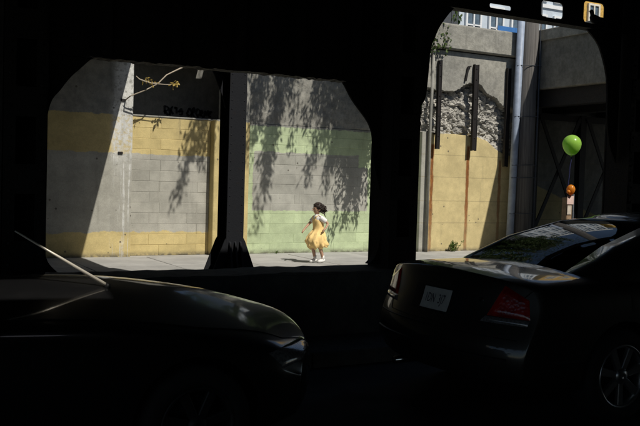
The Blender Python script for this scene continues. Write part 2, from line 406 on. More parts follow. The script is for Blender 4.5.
MB().box(6.74, 7.23, 16.10, 16.60, 2.723, 5.2).build('pier_head', M['conc_upper'], t, bevel=0.012)
# green block wall with rough concrete over it
t = empty('green_block_wall', (9.4, 16.3, 0), 'pale green block wall with buff painted patch, behind the running child', 'wall')
block_wall(t, 7.232, 11.55, 16.3, 2.70, M['wall_green'])
# rough upper concrete as a displaced sheet
def rough_sheet(x0, x1, z0, z1, y, nx, nz, amp, sc_, seed=0, back=0.3):
    m = MB(); vs = []; fs = []
    for j in range(nz+1):
        for i in range(nx+1):
            x = x0+(x1-x0)*i/nx; z = z0+(z1-z0)*j/nz
            d = noise.fractal(Vector((x*sc_, seed, z*sc_)), 0.8, 2.1, 6)*amp
            if i in (0, nx) or j in (0, nz): d = -abs(d)*0.2
            vs.append((x, y - d, z))
    for j in range(nz):
        for i in range(nx):
            a = j*(nx+1)+i; fs.append((a, a+1, a+nx+2, a+nx+1))
    m.add(vs, fs); return m
rough_sheet(7.232, 11.55, 2.706, 5.2, 16.31, 150, 90, 0.022, 2.5, 3).build('upper_concrete', M['conc_rough'], t, smooth=True)
MB().box(7.232, 11.55, 16.36, 17.7, 2.72, 5.19).build('core', M['conc_rough'], t)
MB().box(7.2, 11.45, 16.18, 17.75, 5.203, 5.5).build('coping', M['conc_upper'], t, bevel=0.02)

# cream wall with broken stone over it
t = empty('cream_wall', (13.0, 16.0, 0), 'cream painted concrete wall streaked with rust, broken stone above', 'wall')
topo = [(11.46, 2.74), (12.3, 2.72), (13.0, 2.70), (13.35, 2.60), (13.62, 2.42), (13.9, 2.30), (14.47, 2.25)]
MB().prism([(11.46, -0.2)] + topo + [(14.47, -0.2)], 16.0, 17.6).build('wall_face', M['wall_cream'], t, bevel=0.008)
# broken stone: coarse facets carried by cellular noise
m_ = MB(); nx, nz = 150, 110; vs = []; fs = []
for j in range(nz+1):
    for i in range(nx+1):
        x = 11.47 + 2.99*i/nx; z = 2.2 + 1.85*j/nz
        p = Vector((x*1.0+z*0.55, 0, z*1.25 - x*0.35))
        dist, pts = noise.voronoi(p*5.2); c0 = pts[0]
        tiltx = noise.noise(c0*7.1); tiltz = noise.noise(c0*5.3+Vector((9, 2, 4)))
        lv = noise.noise(c0*3.3+Vector((3, 3, 3)))*0.055 + ((p*5.2-c0).x*tiltx + (p*5.2-c0).z*tiltz)*0.10
        lv += 0.018*min(1, (dist[1]-dist[0])*5)+0.10*noise.noise(Vector((x*1.3, 5, z*1.3)))
        lv += noise.fractal(Vector((x*6, 1, z*6)), 0.55, 2.2, 7)*0.06
        vs.append((x, max(16.10 - lv - 0.02, 16.015 if z < 2.78 else 15.8), z))
for j in range(nz):
    for i in range(nx):
        a = j*(nx+1)+i; fs.append((a, a+1, a+nx+2, a+nx+1))
m_.add(vs, fs).build('broken_stone', M['rubble'], t)
# smooth concrete skin hanging over the break
random.seed(5)
brk = [(11.46, 3.72), (11.65, 3.70), (11.9, 3.68), (12.2, 3.69), (12.38, 3.74), (12.52, 3.86), (12.66, 3.90), (12.92, 3.92), (13.05, 3.86), (13.2, 3.72), (13.34, 3.66), (13.5, 3.62), (13.62, 3.50), (13.76, 3.42), (13.9, 3.46), (14.1, 3.32), (14.47, 3.30)]
edge = []
for k in range(len(brk)-1):
    (xa, za), (xb, zb) = brk[k], brk[k+1]
    for q in range(5):
        f = q/5; edge.append((xa+(xb-xa)*f, za+(zb-za)*f+random.uniform(-0.018, 0.018)))
edge.append(brk[-1])
MB().prism(edge + [(14.47, 4.60), (11.46, 4.60)], 15.90, 16.3).build('concrete_skin', M['conc_upper'], t, bevel=0.01)
MB().box(11.46, 14.47, 16.2, 17.6, 3.2, 4.6).build('core', M['conc_upper'], t)
MB().prism([(15.78, 4.64), (15.84, 4.62), (17.6, 4.62), (17.6, 5.20), (15.80, 5.20), (15.78, 5.17)], 11.46, 14.47, 'x').build('coping', M['conc_upper'], t, bevel=0.012)
MB().bar((12.6, 15.87, 4.28), (12.53, 15.87, 3.95), 0.05, 0.03).bar((12.6, 15.87, 4.28), (12.68, 15.87, 4.30), 0.03, 0.03).build('bent_bracket', M['rail_steel'], t)
MB().tube([(11.62, 15.93, 0), (11.62, 15.93, 3.0), (11.60, 15.86, 4.6)], 0.035, 10).build('drain_pipe', M['wall_plain'], t, smooth=True)

# three steel uprights on the cream wall
for x, zb, wd, lab in ((11.78, 2.36, 0.075, 'thin dark steel upright on the cream wall, leftmost of three'),
                       (12.82, 2.36, 0.115, 'wide dark steel upright with bolt holes, between the other two'),
                       (13.80, 2.02, 0.10, 'dark steel upright with bolt heads, nearest the utility pole')):
    t = empty('steel_upright', (x, 15.84, zb), lab, 'steel upright', 'steel uprights bolted to the cream wall')
    MB().box(x-wd/2, x+wd/2, 15.83, 15.845, zb, 4.34).build('web', M['rail_steel'], t)
    for s_ in (-1, 1):
        MB().box(x+s_*wd/2-0.008, x+s_*wd/2+0.008, 15.82, 15.893, zb-0.01, 4.35).build('flange', M['rail_steel'], t)
    for z in (4.22, 3.98, 3.3, 2.7):
        MB().box(x-0.03, x+0.03, 15.895, 15.99, z-0.02, z+0.02).build('standoff', M['rail_steel'], t)
    for z in (4.25, 4.0, 3.55, 3.1, 2.65):
        MB().lathe([(0.012, 0), (0.012, -0.012), (0.0005, -0.016)], (x, 15.829, z), 8, 'y').build('bolt', M['rail_steel'], t)

# utility pole with conduit
t = empty('utility_pole', (14.21, 15.68, 0), 'weathered grey utility pole with blue grey conduit, beside the cream wall', 'pole')
MB().tube([(14.205, 15.68, -0.2), (14.22, 15.68, 3), (14.26, 15.68, 11)], [0.245, 0.232, 0.20], 20).build('pole_shaft', M['wood_pole'], t, smooth=True)
MB().tube([(13.83, 15.64, -0.1), (13.88, 15.64, 2.5), (13.95, 15.64, 6.0)], 0.088, 14).build('conduit', M['conduit'], t, smooth=True)
for z in (0.9, 1.75, 2.05, 3.2, 4.4):
    xm = 13.83+z*0.021
    MB().tube([(xm-0.09, 15.60, z), (xm, 15.545, z+0.005), (xm+0.2, 15.46, z+0.01), (xm+0.40, 15.428, z+0.02), (xm+0.56, 15.50, z+0.02)], 0.008, 6).build('strap', M['steel_grey'], t)
MB().tube([(14.44, 15.52, 0), (14.45, 15.52, 3), (14.46, 15.53, 8)], 0.022, 8).build('ground_wire_cover', M['steel_grey'], t, smooth=True)

# ================================================================== CROSSING BRIDGES
def bridge(name, label, x0, x1, y0, y1, zb, fx, girders):
    t = empty(name, ((x0+x1)/2, (y0+y1)/2, zb), label, 'bridge')
    MB().box(x0, x1, y0, y1, zb, 5.25).build('deck', M['conc_fascia'], t, bevel=0.02)
    MB().box(fx-0.06 if fx == x0 else x1+0.002, fx-0.002 if fx == x0 else x1+0.06, y0, y1, 5.02, 5.28).build('coping', M['conc_upper'], t, bevel=0.012)
    m = MB()
    for gx in girders: m.box(gx-0.15, gx+0.15, y0, y1, zb-0.40, zb-0.003)
    m.build('girders', M['steel'], t); return t
tb = bridge('crossing_bridge', 'shaded concrete bridge side right of the utility pole, on steel trestle', 14.5, 24, 7.8, 24, 3.88, 14.5, (14.8, 16.6, 18.6, 20.6))
tl = bridge('crossing_bridge', 'concrete bridge deck overhead that shades the wide left pier', -14, 4.84, 7.8, 16.1, 4.3, 4.84, (4.66, 2.6, 0.4))
# trestle bent under the right bridge
bt = empty('trestle_bent', (17.2, 16.8, 0), 'dark steel trestle with crossed braces under the shaded bridge', 'trestle')
for x in (15.55, 17.22, 18.9, 20.6):
    MB().box(x-0.1, x+0.1, 16.72, 16.90, 0, 3.47).build('column', M['steel'], bt)
for xa, xb in ((15.66, 17.10), (17.33, 18.78), (19.02, 20.48)):
    MB().bar((xa, 16.70, 3.40), (xb, 16.70, 0.55), 0.10, 0.03).build('brace', M['steel'], bt)
    MB().bar((xa, 16.74, 0.55), (xb, 16.74, 3.40), 0.10, 0.03).build('brace', M['steel'], bt)
MB().box(15.66, 20.5, 16.75, 16.84, 3.30, 3.46).build('cross_beam', M['steel'], bt)
t = empty('abutment_wall', (18, 17.6, 0), 'dim cream abutment wall behind the crossed steel braces', 'wall')
MB().box(14.475, 26, 17.5, 18.1, -0.2, 3.87).build('wall_face', M['wall_cream'], t)

# steel column with flared foot, standing in the street
t = empty('steel_column', (4.77, 11.18, 0), 'riveted steel column with flared foot, standing between yellow and green walls', 'column')
cx0, cx1, cy0, cy1 = 4.63, 4.885, 11.0, 11.34
MB().box(cx0, cx1, cy0, cy0+0.025, 0.02, 3.895).build('flange', M['steel_col'], t)
MB().box(cx0, cx1, cy1-0.025, cy1, 0.02, 3.895).build('flange', M['steel_col'], t)
MB().box(4.745, 4.775, cy0+0.026, cy1-0.026, 0.02, 3.895).build('web', M['steel_col'], t)
for s_ in (-1, 1):
    xx = cx0 if s_ < 0 else cx1
    MB().prism([(xx, 0.75), (xx+s_*0.03, 0.70), (xx+s_*0.20, 0.26), (xx+s_*0.24, 0.03), (xx, 0.03)], cy0+0.002, cy0+0.022).build('foot_gusset', M['steel_col'], t)
    MB().prism([(xx, 0.75), (xx+s_*0.03, 0.70), (xx+s_*0.20, 0.26), (xx+s_*0.24, 0.03), (xx, 0.03)], cy1-0.022, cy1-0.002).build('foot_gusset', M['steel_col'], t)
for xg in (4.68, 4.76, 4.84):
    MB().prism([(cy0-0.002, 0.70), (cy0-0.03, 0.68), (cy0-0.16, 0.22), (cy0-0.18, 0.03), (cy0-0.002, 0.03)], xg-0.012, xg+0.012, 'x').build('foot_rib', M['steel_col'], t)
MB().box(4.35, 5.15, 10.75, 11.6, 0.0, 0.03).build('base_plate', M['steel_col'], t)
MB().prism([(cx0, 2.55), (cx0-0.05, 2.72), (cx0-0.16, 2.98), (cx0-0.34, 3.3), (cx0-0.6, 3.6), (cx0-0.9, 3.895), (cx0, 3.895)], 11.15, 11.18).build('knee_brace', M['steel_col'], t)
m_ = MB()
for z in np.arange(0.85, 3.8, 0.12):
    for xx in (cx0+0.035, cx1-0.035): m_.lathe([(0.010, 0.001), (0.008, -0.004), (0.0005, -0.007)], (xx, cy0, z), 8, 'y')
    m_.box(cx1+0.0005, cx1+0.010, cy0+0.03, cy0+0.055, z-0.012, z+0.012)
r_ = m_.build('rivets', M['steel_col'], t); r_['kind'] = 'stuff'

# ================================================================== VIADUCT
YN, YB = 7.2, 7.6
def arc(pts, n=4):
    """smooth polyline through pixel-measured points (x, z)"""
    P = [pts[0]] + list(pts) + [pts[-1]]; out = []
    for k in range(1, len(P)-2):
        p0, p1, p2, p3 = (np.array(P[q]) for q in (k-1, k, k+1, k+2))
        for q in range(n):
            u = q/n; out.append(tuple(0.5*((2*p1)+(-p0+p2)*u+(2*p0-5*p1+4*p2-p3)*u*u+(-p0+3*p1-3*p2+p3)*u**3)))
    out.append(tuple(pts[-1])); return out

def near_column(x0, label, knees):
    x1 = x0+0.33
    t = empty('riveted_column', ((x0+x1)/2, 7.4, 0.12), label, 'column', 'riveted columns along the kerb')
    for xa in (x0, x1-0.022): MB().box(xa, xa+0.022, YN+0.03, YB-0.03, 0.02, 4.0).build('side_plate', M['steel'], t)
    for xa in (x0-0.004, x1-0.086):
        MB().box(xa, xa+0.09, YN+0.008, YN+0.028, 0.02, 4.0).build('corner_angle', M['steel'], t)
        MB().box(xa, xa+0.09, YB-0.028, YB-0.008, 0.02, 4.0).build('corner_angle', M['steel'], t)
    for z in (0.80, 1.42, 2.04, 2.66, 3.28, 3.75):
        MB().box(x0+0.012, x1-0.012, YN-0.006, YN+0.006, z, z+0.24).build('batten_plate', M['steel'], t)
    MB().box(x0+0.03, x1-0.03, YB-0.06, YB-0.04, 0.02, 4.0).build('rear_plate', M['steel'], t)
    m = MB()
    for z in np.arange(0.85, 3.95, 0.085):
        for xx in (x0+0.045, x1-0.045): m.lathe([(0.017, 0.0005), (0.013, -0.009), (0.0005, -0.014)], (xx, YN-0.006 if (z-0.80) % 0.62 < 0.24 else YN+0.008, z), 8, 'y')
    r = m.build('rivets', M['steel'], t); r['kind'] = 'stuff'
    for s_ in (-1, 1):
        xx = x0-0.0045 if s_ < 0 else x1+0.0045
        MB().prism(arc([(xx, 1.15), (xx+s_*0.01, 1.0), (xx+s_*0.05, 0.85), (xx+s_*0.13, 0.76)]) + [(xx, 0.76)], 7.36, 7.44).build('foot_gusset', M['steel'], t)
    for poly in knees:
        MB().prism(poly, 7.388, 7.412).build('knee_brace', M['steel'], t)
    return t
kL = arc([(1.452, 1.9), (1.50, 2.17), (1.58, 2.29), (1.66, 2.40), (1.74, 2.48), (1.84, 2.575), (1.95, 2.62)]) + [(1.452, 2.62)]
kR = [(4.788, 2.62)] + arc([(4.22, 2.62), (4.31, 2.57), (4.43, 2.40), (4.59, 2.23), (4.65, 2.14), (4.68, 2.04), (4.70, 1.8), (4.788, 1.5)])
kR2 = arc([(5.142, 2.3), (5.30, 2.45), (5.34, 2.68), (5.36, 2.99), (5.41, 3.12), (5.48, 3.26), (5.63, 3.44), (5.75, 3.50)]) + [(5.142, 3.50)]
kR3 = [(8.168, 3.50)] + arc([(7.52, 3.50), (7.62, 3.43), (7.74, 3.34), (7.83, 3.23), (7.93, 3.0), (7.97, 2.79), (7.99, 2.4), (8.05, 2.1), (8.168, 1.9)])
near_column(1.11, 'dark riveted column at the left edge, behind the black car', [kL])
near_column(4.80, 'dark riveted column between the child and the dark taupe sedan', [kR, kR2])
near_column(8.18, 'dark riveted column at the right edge, behind the sedan roof', [kR3])

# plate girder, left bay
t = empty('plate_girder', (3.0, 7.4, 2.6), 'deep sooty plate girder across the left opening', 'girder')
MB().box(1.445, 4.795, 7.39, 7.41, 2.60, 4.0).build('web', M['steel'], t)
random.seed(3)
low = [(1.445+3.35*k/90, 2.578+random.uniform(-0.008, 0.006)) for k in range(91)]
MB().prism(low + [(4.795, 2.60), (1.445, 2.60)], 7.32, 7.48).build('bottom_flange', M['steel'], t)
for x in np.arange(1.95, 4.6, 0.62): MB().box(x-0.04, x+0.04, 7.33, 7.388, 2.605, 4.0).build('stiffener', M['steel'], t)
m_ = MB()
for x in np.arange(1.5, 4.78, 0.09): m_.lathe([(0.016, 0.0), (0.012, -0.008), (0.0005, -0.013)], (x, 7.388, 2.66), 8, 'y')
r_ = m_.build('rivets', M['steel'], t); r_['kind'] = 'stuff'

# girder with rounded openings, right bay
t = empty('pierced_girder', (6.65, 7.4, 3.4), 'sooty girder with rounded openings over the right bay', 'girder')
MB().box(5.135, 8.175, 7.32, 7.48, 3.452, 3.485).build('bottom_flange', M['steel'], t)
def rrect(x0, x1, z0, z1, r, n=5):
    out = []
    for cx, cz, a0 in ((x1-r, z1-r, 0), (x0+r, z1-r, 90), (x0+r, z0+r, 180), (x1-r, z0+r, 270)):
        for k in range(n):
            a = math.radians(a0+90*k/(n-1)); out.append((cx+r*math.cos(a), cz+r*math.sin(a)))
    return out
cells = [(5.135, 6.02, None), (6.02, 6.62, (6.13, 6.44, 3.525, 3.575, 0.02)), (6.62, 7.36, (6.87, 7.215, 3.515, 3.70, 0.05)), (7.36, 8.175, (7.53, 7.87, 3.525, 3.775, 0.05))]
for xa, xb, h in cells:
    m = MB()
    if h is None: m.box(xa, xb, 7.39, 7.41, 3.487, 4.0)
    else:
        inner = rrect(*h); cx, cz = (h[0]+h[1])/2, (h[2]+h[3])/2; outer = []
        for k, (px_, pz_) in enumerate(inner):
            q = k//5; outer.append(((xb, 4.0), (xa, 4.0), (xa, 3.487), (xb, 3.487))[q] if (k % 5) == 2 else
                (((xb, pz_), (xb, 4.0), (px_, 4.0))[0 if k % 5 < 2 else 2] if q == 0 else
                 (((px_, 4.0), None, (xa, pz_))[0 if k % 5 < 2 else 2] if q == 1 else
                  (((xa, pz_), None, (px_, 3.487))[0 if k % 5 < 2 else 2] if q == 2 else
                   ((px_, 3.487), None, (xb, pz_))[0 if k % 5 < 2 else 2]))))
        n = len(inner)
        vs = [(p[0], 7.39, p[1]) for p in inner] + [(p[0], 7.39, p[1]) for p in outer] + [(p[0], 7.41, p[1]) for p in inner] + [(p[0], 7.41, p[1]) for p in outer]
        fs = []
        for k in range(n):
            j = (k+1) % n
            fs += [(k, j, n+j, n+k), (2*n+k, 3*n+k, 3*n+j, 2*n+j), (k, 2*n+k, 2*n+j, j)]
        m.add(vs, fs)
    m.build('web_panel', M['steel'], t)
# far bays to either side
t = empty('plate_girder', (12, 7.4, 3.4), 'sooty girder carrying on past the right edge column', 'girder')
MB().box(8.515, 22, 7.39, 7.41, 3.3, 4.0).build('web', M['steel'], t)
MB().box(8.515, 22, 7.32, 7.48, 3.27, 3.297).build('bottom_flange', M['steel'], t)
o = MB().box(-8, 1.10, 7.25, 7.75, 0.125, 4.0).build('light_block_wall', M['conc_dark']); tag(o, 'unseen sooty concrete wall, added to keep light out of the bays left of the openings', 'wall')  # out of view, added so the street under the deck stays dark
# deck, with a slot added to let a sun shaft reach the aerial
t = empty('viaduct_deck', (0, 0, 4.0), 'dark viaduct deck overhead, above the parked cars', 'viaduct')
for k_, (xa, xb, ya, yb) in enumerate(((-8, 1.36, -6.0, 7.7), (2.22, 24, -6.0, 7.7), (1.362, 2.218, -6.0, 1.54), (1.362, 2.218, 2.64, 7.7))):
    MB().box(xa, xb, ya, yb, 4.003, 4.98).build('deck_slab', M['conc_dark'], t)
for y in (-5.0, -3.5, -2.0, -0.5, 1.0, 3.35, 4.5, 5.6): MB().box(-8, 24, y-0.12, y+0.12, 3.6, 4.0).build('stringer', M['steel'], t)  # spacing leaves the added sun slot clear
# low plinth wall
tp = empty('plinth_wall', (4, 7.35, 0.12), 'low dark concrete plinth between the columns, behind the cars', 'wall')
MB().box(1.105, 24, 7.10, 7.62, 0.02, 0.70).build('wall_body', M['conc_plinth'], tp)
top = rough_sheet(0, 1, 0, 1, 0, 1, 1, 0, 1)
m_ = MB(); vs = []; fs = []; n = 240
for k in range(n+1):
    x = 1.105+22.8*k/n; h = 0.725+0.012*noise.noise(Vector((x*6, 0, 0)))+0.01*noise.noise(Vector((x*1.5, 4, 0)))
    vs += [(x, 7.09, 0.703), (x, 7.09, h), (x, 7.63, h+0.005*noise.noise(Vector((x*9, 8, 0)))), (x, 7.63, 0.703)]
for k in range(n):
    for q in range(4): a = k*4; fs.append((a+q, a+(q+1) % 4, a+4+(q+1) % 4, a+4+q))
m_.add(vs, fs).build('coping', M['conc_plinth'], tp)
o = MB().box(-3, 24, -6.4, -6.0, -0.2, 3.98).build('back_wall', M['conc_plinth']); tag(o, 'sooty concrete wall on the photographer\'s side of the street', 'wall')  # out of view behind the camera, added to keep daylight off the cars
# EOF-PART-1
# ================================================================== CARS
def tri(f): return f
def make_car(name, label, X0, Yc, spec, paint):
    L, hw = spec['L'], spec['hw']
    root = empty(name, (X0+L/2, Yc, 0), label, 'car', 'cars parked along the kerb')
    ip = lambda tab, x: float(np.interp(x, [q[0] for q in tab], [q[1] for q in tab]))
    def profile(x):
        wv = hw*ip(spec['w'], x); zl = ip(spec['zl'], x); zs = ip(spec['zs'], x); zc = ip(spec['zc'], x)
        mid = (zl+0.30+zs-0.10)/2
        pts = [(0.72*wv, zl), (0.93*wv, zl+0.015), (0.975*wv, zl+0.10), (0.997*wv, zl+0.24), (1.0*wv, mid), (0.985*wv, zs-0.11), (0.955*wv, zs-0.035), (0.90*wv, zs+0.002)]
        for f in (0.72, 0.36, 0.0):
            pts.append((0.90*wv*f, zs+0.002+(zc-zs)*(1-f**spec.get('crown', 2.2))))
        return pts, wv
    xs = spec['stations']
    def P(x, y, z, wv):
        fr = max(0, 1-x/0.42); ff = max(0, 1-(L-x)/0.55)
        xx = x
        if fr > 0: xx += fr*(ip(spec['rear'], z) + spec['bow_r']*(abs(y)/wv)**2.6)
        if ff > 0: xx -= ff*(ip(spec['front'], z) + spec['bow_f']*(abs(y)/wv)**2.4)
        return (X0+xx, Yc+y, z)
    vs = []; fs = []; rings = []
    for x in xs:
        pts, wv = profile(x)
        full = [(y, z) for y, z in pts] + [(-y, z) for y, z in reversed(pts[:-1])]
        ids = []
        for y, z in full: ids.append(len(vs)); vs.append(P(x, y, z, wv))
        rings.append(ids)
    n = len(rings[0])
    for a, c in zip(rings[:-1], rings[1:]):
        for k in range(n): fs.append((a[k], a[(k+1) % n], c[(k+1) % n], c[k]))
    for end, ids in ((xs[0], rings[0]), (xs[-1], rings[-1])):       # closed ends as grids across the car
        pts, wv = profile(end); fr_ = (0.72, 0.36, 0.0, -0.36, -0.72)
        grid = []
        for r in range(8):
            row = [ids[r]]
            for f in fr_:
                if r == 7:
                    row.append(ids[{0.72: 8, 0.36: 9, 0.0: 10, -0.36: 11, -0.72: 12}[f]])
                else:
                    row.append(len(vs)); vs.append(P(end, pts[r][0]*f, pts[r][1], wv))
            row.append(ids[n-1-r]); grid.append(row)
        for r in range(7):
            for k in range(6): fs.append((grid[r][k], grid[r][k+1], grid[r+1][k+1], grid[r+1][k]))
    m = MB(); m.add(vs, fs)
    # drop the long flat faces that would double the end grids' bottom row
    body = m.build('body', paint, root, smooth=True, merge=True)
    sub = body.modifiers.new('s', 'SUBSURF'); sub.levels = 2; sub.render_levels = 2
    evaluated(body)
    # wheel arches
    cutters = []
    for ax in spec['axles']:
        for s_ in (-1, 1):
            ya, yb = (Yc-hw-0.2, Yc-hw+0.27) if s_ < 0 else (Yc+hw-0.27, Yc+hw+0.2)
            c = MB().lathe([(0.0005, ya-Yc), (spec['arch'], ya-Yc), (spec['arch'], yb-Yc), (0.0005, yb-Yc)], (X0+ax, Yc, spec['wr']+0.01), 40, 'y').build('cutter', paint, None, merge=True)
            cutters.append(c); bo = body.modifiers.new('b', 'BOOLEAN'); bo.operation = 'DIFFERENCE'; bo.object = c; bo.solver = 'EXACT'
    evaluated(body)
    for c in cutters: bpy.data.objects.remove(c)
    bmx = bmesh.new(); bmx.from_mesh(body.data)
    for e in bmx.edges:
        if len(e.link_faces) == 2 and e.calc_face_angle(0) > 0.6: e.smooth = False
    bmx.to_mesh(body.data); bmx.free()
    body.data.polygons.foreach_set('use_smooth', [True]*len(body.data.polygons))
    bm = bmesh.new(); bm.from_mesh(body.data)
    tree = BVHTree.FromBMesh(bm)
    # (body mesh is in world coordinates, its object is shifted back by the parent)
    def proj(p, d, off):
        h = tree.ray_cast(Vector(p), Vector(d))
        if h[0] is None: return None
        nn = h[1] if h[1].dot(Vector(d)) < 0 else -h[1]
        return h[0]+nn*off
    def patch(nm, corners, d, mat, parent, nu=8, nv=6, off=0.006, flat=False, smooth=True):
        """a lens, plate or panel laid on the body: four world corners projected along d"""
        d = Vector(d).normalized(); C = [Vector(c) for c in corners]; m = MB(); vs = []; ok = True
        for j in range(nv+1):
            for i in range(nu+1):
                u, v = i/nu, j/nv
                p = C[0]*(1-u)*(1-v)+C[1]*u*(1-v)+C[2]*u*v+C[3]*(1-u)*v
                e = min(u, 1-u, v, 1-v)
                q = proj(p-d*2, d, off if (flat or e > 0.001) else 0.001)
                if q is None: q = p
                vs.append(q)
        fs = [(j*(nu+1)+i, j*(nu+1)+i+1, (j+1)*(nu+1)+i+1, (j+1)*(nu+1)+i) for j in range(nv) for i in range(nu)]
        return m.add(vs, fs).build(nm, mat, parent, smooth=smooth)
    def seam(nm, pts, d, mat, parent, r=0.0035, step=14):
        d = Vector(d).normalized(); out = []
        for a, c in zip(pts[:-1], pts[1:]):
            for k in range(step):
                q = proj(Vector(a).lerp(Vector(c), k/step)-d*2, d, 0.0005)
                if q is not None: out.append(q)
        q = proj(Vector(pts[-1])-d*2, d, 0.0005)
        if q is not None: out.append(q)
        if len(out) > 2: return MB().tube(out, r, 5).build(nm, mat, parent)
    # greenhouse
    g = spec['gh']; ts = [0, 0.05, 0.12, 0.3, 0.5, 0.7, 0.86, 0.94, 1.0]
    NE, NC, NS = 8, 3, 22
    def ring(t):
        e = t
        xr = ip(g['rear'], t); xf = ip(g['front'], t); wv = ip(g['w'], t); rc = 0.26-0.06*t
        z = ip(g['z'], t); out = []
        def pt(x, y): return (x, y)
        # rear edge from +y to -y, then corner, right side (-y) rear to front, corner, front edge, corner, left side
        for k in range(NE): f = k/NE; out.append((xr, (wv-rc)*(1-2*f)))
        for k in range(NC): a = math.radians(180+90*k/NC); out.append((xr+rc+rc*math.cos(a), -(wv-rc)+rc*math.sin(a)))
        for k in range(NS): f = k/NS; out.append((xr+rc+(xf-xr-2*rc)*f, -wv))
        for k in range(NC): a = math.radians(270+90*k/NC); out.append((xf-rc+rc*math.cos(a), -(wv-rc)+rc*math.sin(a)))
        for k in range(NE): f = k/NE; out.append((xf, -(wv-rc)*(1-2*f)))
        for k in range(NC): a = math.radians(90*k/NC); out.append((xf-rc+rc*math.cos(a), (wv-rc)+rc*math.sin(a)))
        for k in range(NS): f = k/NS; out.append((xf-rc-(xf-xr-2*rc)*f, wv))
        for k in range(NC): a = math.radians(90+90*k/NC); out.append((xr+rc+rc*math.cos(a), (wv-rc)+rc*math.sin(a)))
        res = []
        for x, y in out:
            b2 = 1-(y/wv)**2
            xm = (xr+xf)/2
            if x < xm: x -= 0.13*b2*max(0, 1-(x-xr)/0.6)
            else: x += 0.16*b2*max(0, 1-(xf-x)/0.6)
            yy = y*(1-0.05*((x-xm)/(xf-xr)*2)**2)
            res.append((X0+x, Yc+yy, z))
        return res
    R_ = [ring(t) for t in ts]; n2 = len(R_[0])
    top = R_[-1]; cxm = sum(p[0] for p in top)/n2; zt = top[0][2]; roof = []
    for s_, dz in ((0.93, 0.018), (0.8, 0.034), (0.55, 0.050), (0.28, 0.058)):
        roof.append([(cxm+(p[0]-cxm)*s_, Yc+(p[1]-Yc)*s_, zt+dz) for p in top])
    ALL = R_+roof
    zone = {}
    s0 = NE+NC; s1 = s0+NS+NC; s2 = s1+NE+NC
    def zone_of(j, k):
        if 1 <= j <= 6:
            if 0 <= k < NE and j >= 2: return 'rear_window'
            if s1 <= k < s1+NE: return 'windshield'
            for base, rev, nm in ((s0, False, 'r'), (s2, True, 'l')):
                if base <= k < base+NS:
                    q = k-base
                    if rev: q = NS-1-q
                    for w_, (a, c) in enumerate(spec['sidewin']):
                        lo, hi = a, c
                        if w_ == 0 and j in (2, 6): lo = a+1
                        if w_ == 0 and j == 1: lo = a+2
                        if w_ == len(spec['sidewin'])-1: hi = c - max(0, (j-3))
                        if lo <= q < hi and j >= 2: return 'side_window_%s%d' % (nm, w_)
        return 'roof_shell'
    parts = {}
    for j in range(len(ALL)-1):
        for k in range(n2):
            nm = zone_of(j, k) if j < len(R_)-1 else 'roof_shell'
            mm = parts.setdefault(nm, MB()); k2 = (k+1) % n2
            mm.add([ALL[j][k], ALL[j][k2], ALL[j+1][k2], ALL[j+1][k]], [(0, 1, 2, 3)])
    parts['roof_shell'].add(ALL[-1], [tuple(range(n2))])
    for nm, mm in parts.items():
        isg = nm != 'roof_shell'
        oo = mm.build('side_window' if nm.startswith('side') else nm, M['glass'] if isg else paint, root, smooth=True, merge=True)
        if not isg:
            sd = oo.modifiers.new('so', 'SOLIDIFY'); sd.thickness = 0.03; sd.offset = -1; evaluated(oo)
            oo.data.polygons.foreach_set('use_smooth', [True]*len(oo.data.polygons))
    # cabin
    bx = X0+spec['seat_x']
    for k, (dx, ww) in enumerate(((0.0, 1.15), (0.95, 0.5), (0.95, -0.5))):
        t0 = Yc if k == 0 else Yc+(0.33 if ww > 0 else -0.33); hwid = 0.56 if k == 0 else 0.24
        st = MB().prism([(bx+dx, 0.86), (bx+dx+0.16, 0.86), (bx+dx+0.02, 1.14), (bx+dx-0.10, 1.14)], t0-hwid, t0+hwid).build('seat_back', M['cabin'], root, bevel=0.03)
        for hy in ((-0.32, 0.32) if k == 0 else (0,)):
            MB().box(bx+dx-0.10, bx+dx-0.0, t0+hy-0.13, t0+hy+0.13, 1.15, 1.28).build('headrest', M['cabin'], st, bevel=0.035)
    # wheels
    wr = spec['wr']
    for ax in spec['axles']:
        for s_ in (-1, 1):
            yo = Yc+s_*(hw-0.02); sg = s_
            wh = MB().lathe([(wr-0.11, 0.0), (wr-0.075, 0.012*sg), (wr-0.02, 0.0), (wr, -0.03*sg), (wr, -0.17*sg), (wr-0.02, -0.20*sg), (wr-0.11, -0.20*sg)], (X0+ax, yo, wr), 44, 'y', True).build('wheel', M['rubber'], root, smooth=True)
            rr = wr-0.105
            MB().lathe([(rr, 0.004*sg), (rr-0.008, 0.008*sg), (rr-0.022, -0.004*sg), (rr-0.026, -0.10*sg), (rr, -0.12*sg)], (X0+ax, yo, wr), 44, 'y', True).build('rim', M[spec.get('rim', 'alloy')], wh, smooth=True)
            for k in range(7):
                a = 2*math.pi*k/7+0.22; ca, sa = math.cos(a), math.sin(a); pa, pb = (-sa, ca), (ca, sa)
                def W(u, r, h): return (X0+ax+pb[0]*r+pa[0]*u, yo+h*sg, wr+pb[1]*r+pa[1]*u)
                q = [(0.022, 0.04, -0.006), (-0.022, 0.04, -0.006), (-0.027, rr-0.012, -0.004), (0.027, rr-0.012, -0.004)]
                mm = MB().add([W(*p) for p in q]+[W(p[0]*1.15, p[1], p[2]-0.03) for p in q]+[], [(0,1,2,3),(7,6,5,4),(0,4,5,1),(1,5,6,2),(2,6,7,3),(3,7,4,0)])
                mm.build('spoke', M[spec.get('rim', 'alloy')], wh, bevel=0.005)
            MB().lathe([(0.0005, 0.012*sg), (0.03, 0.010*sg), (0.055, -0.004*sg), (0.06, -0.035*sg), (0.0005, -0.035*sg)], (X0+ax, yo, wr), 20, 'y', True).build('hub_cap', M[spec.get('rim', 'alloy')], wh, smooth=True)
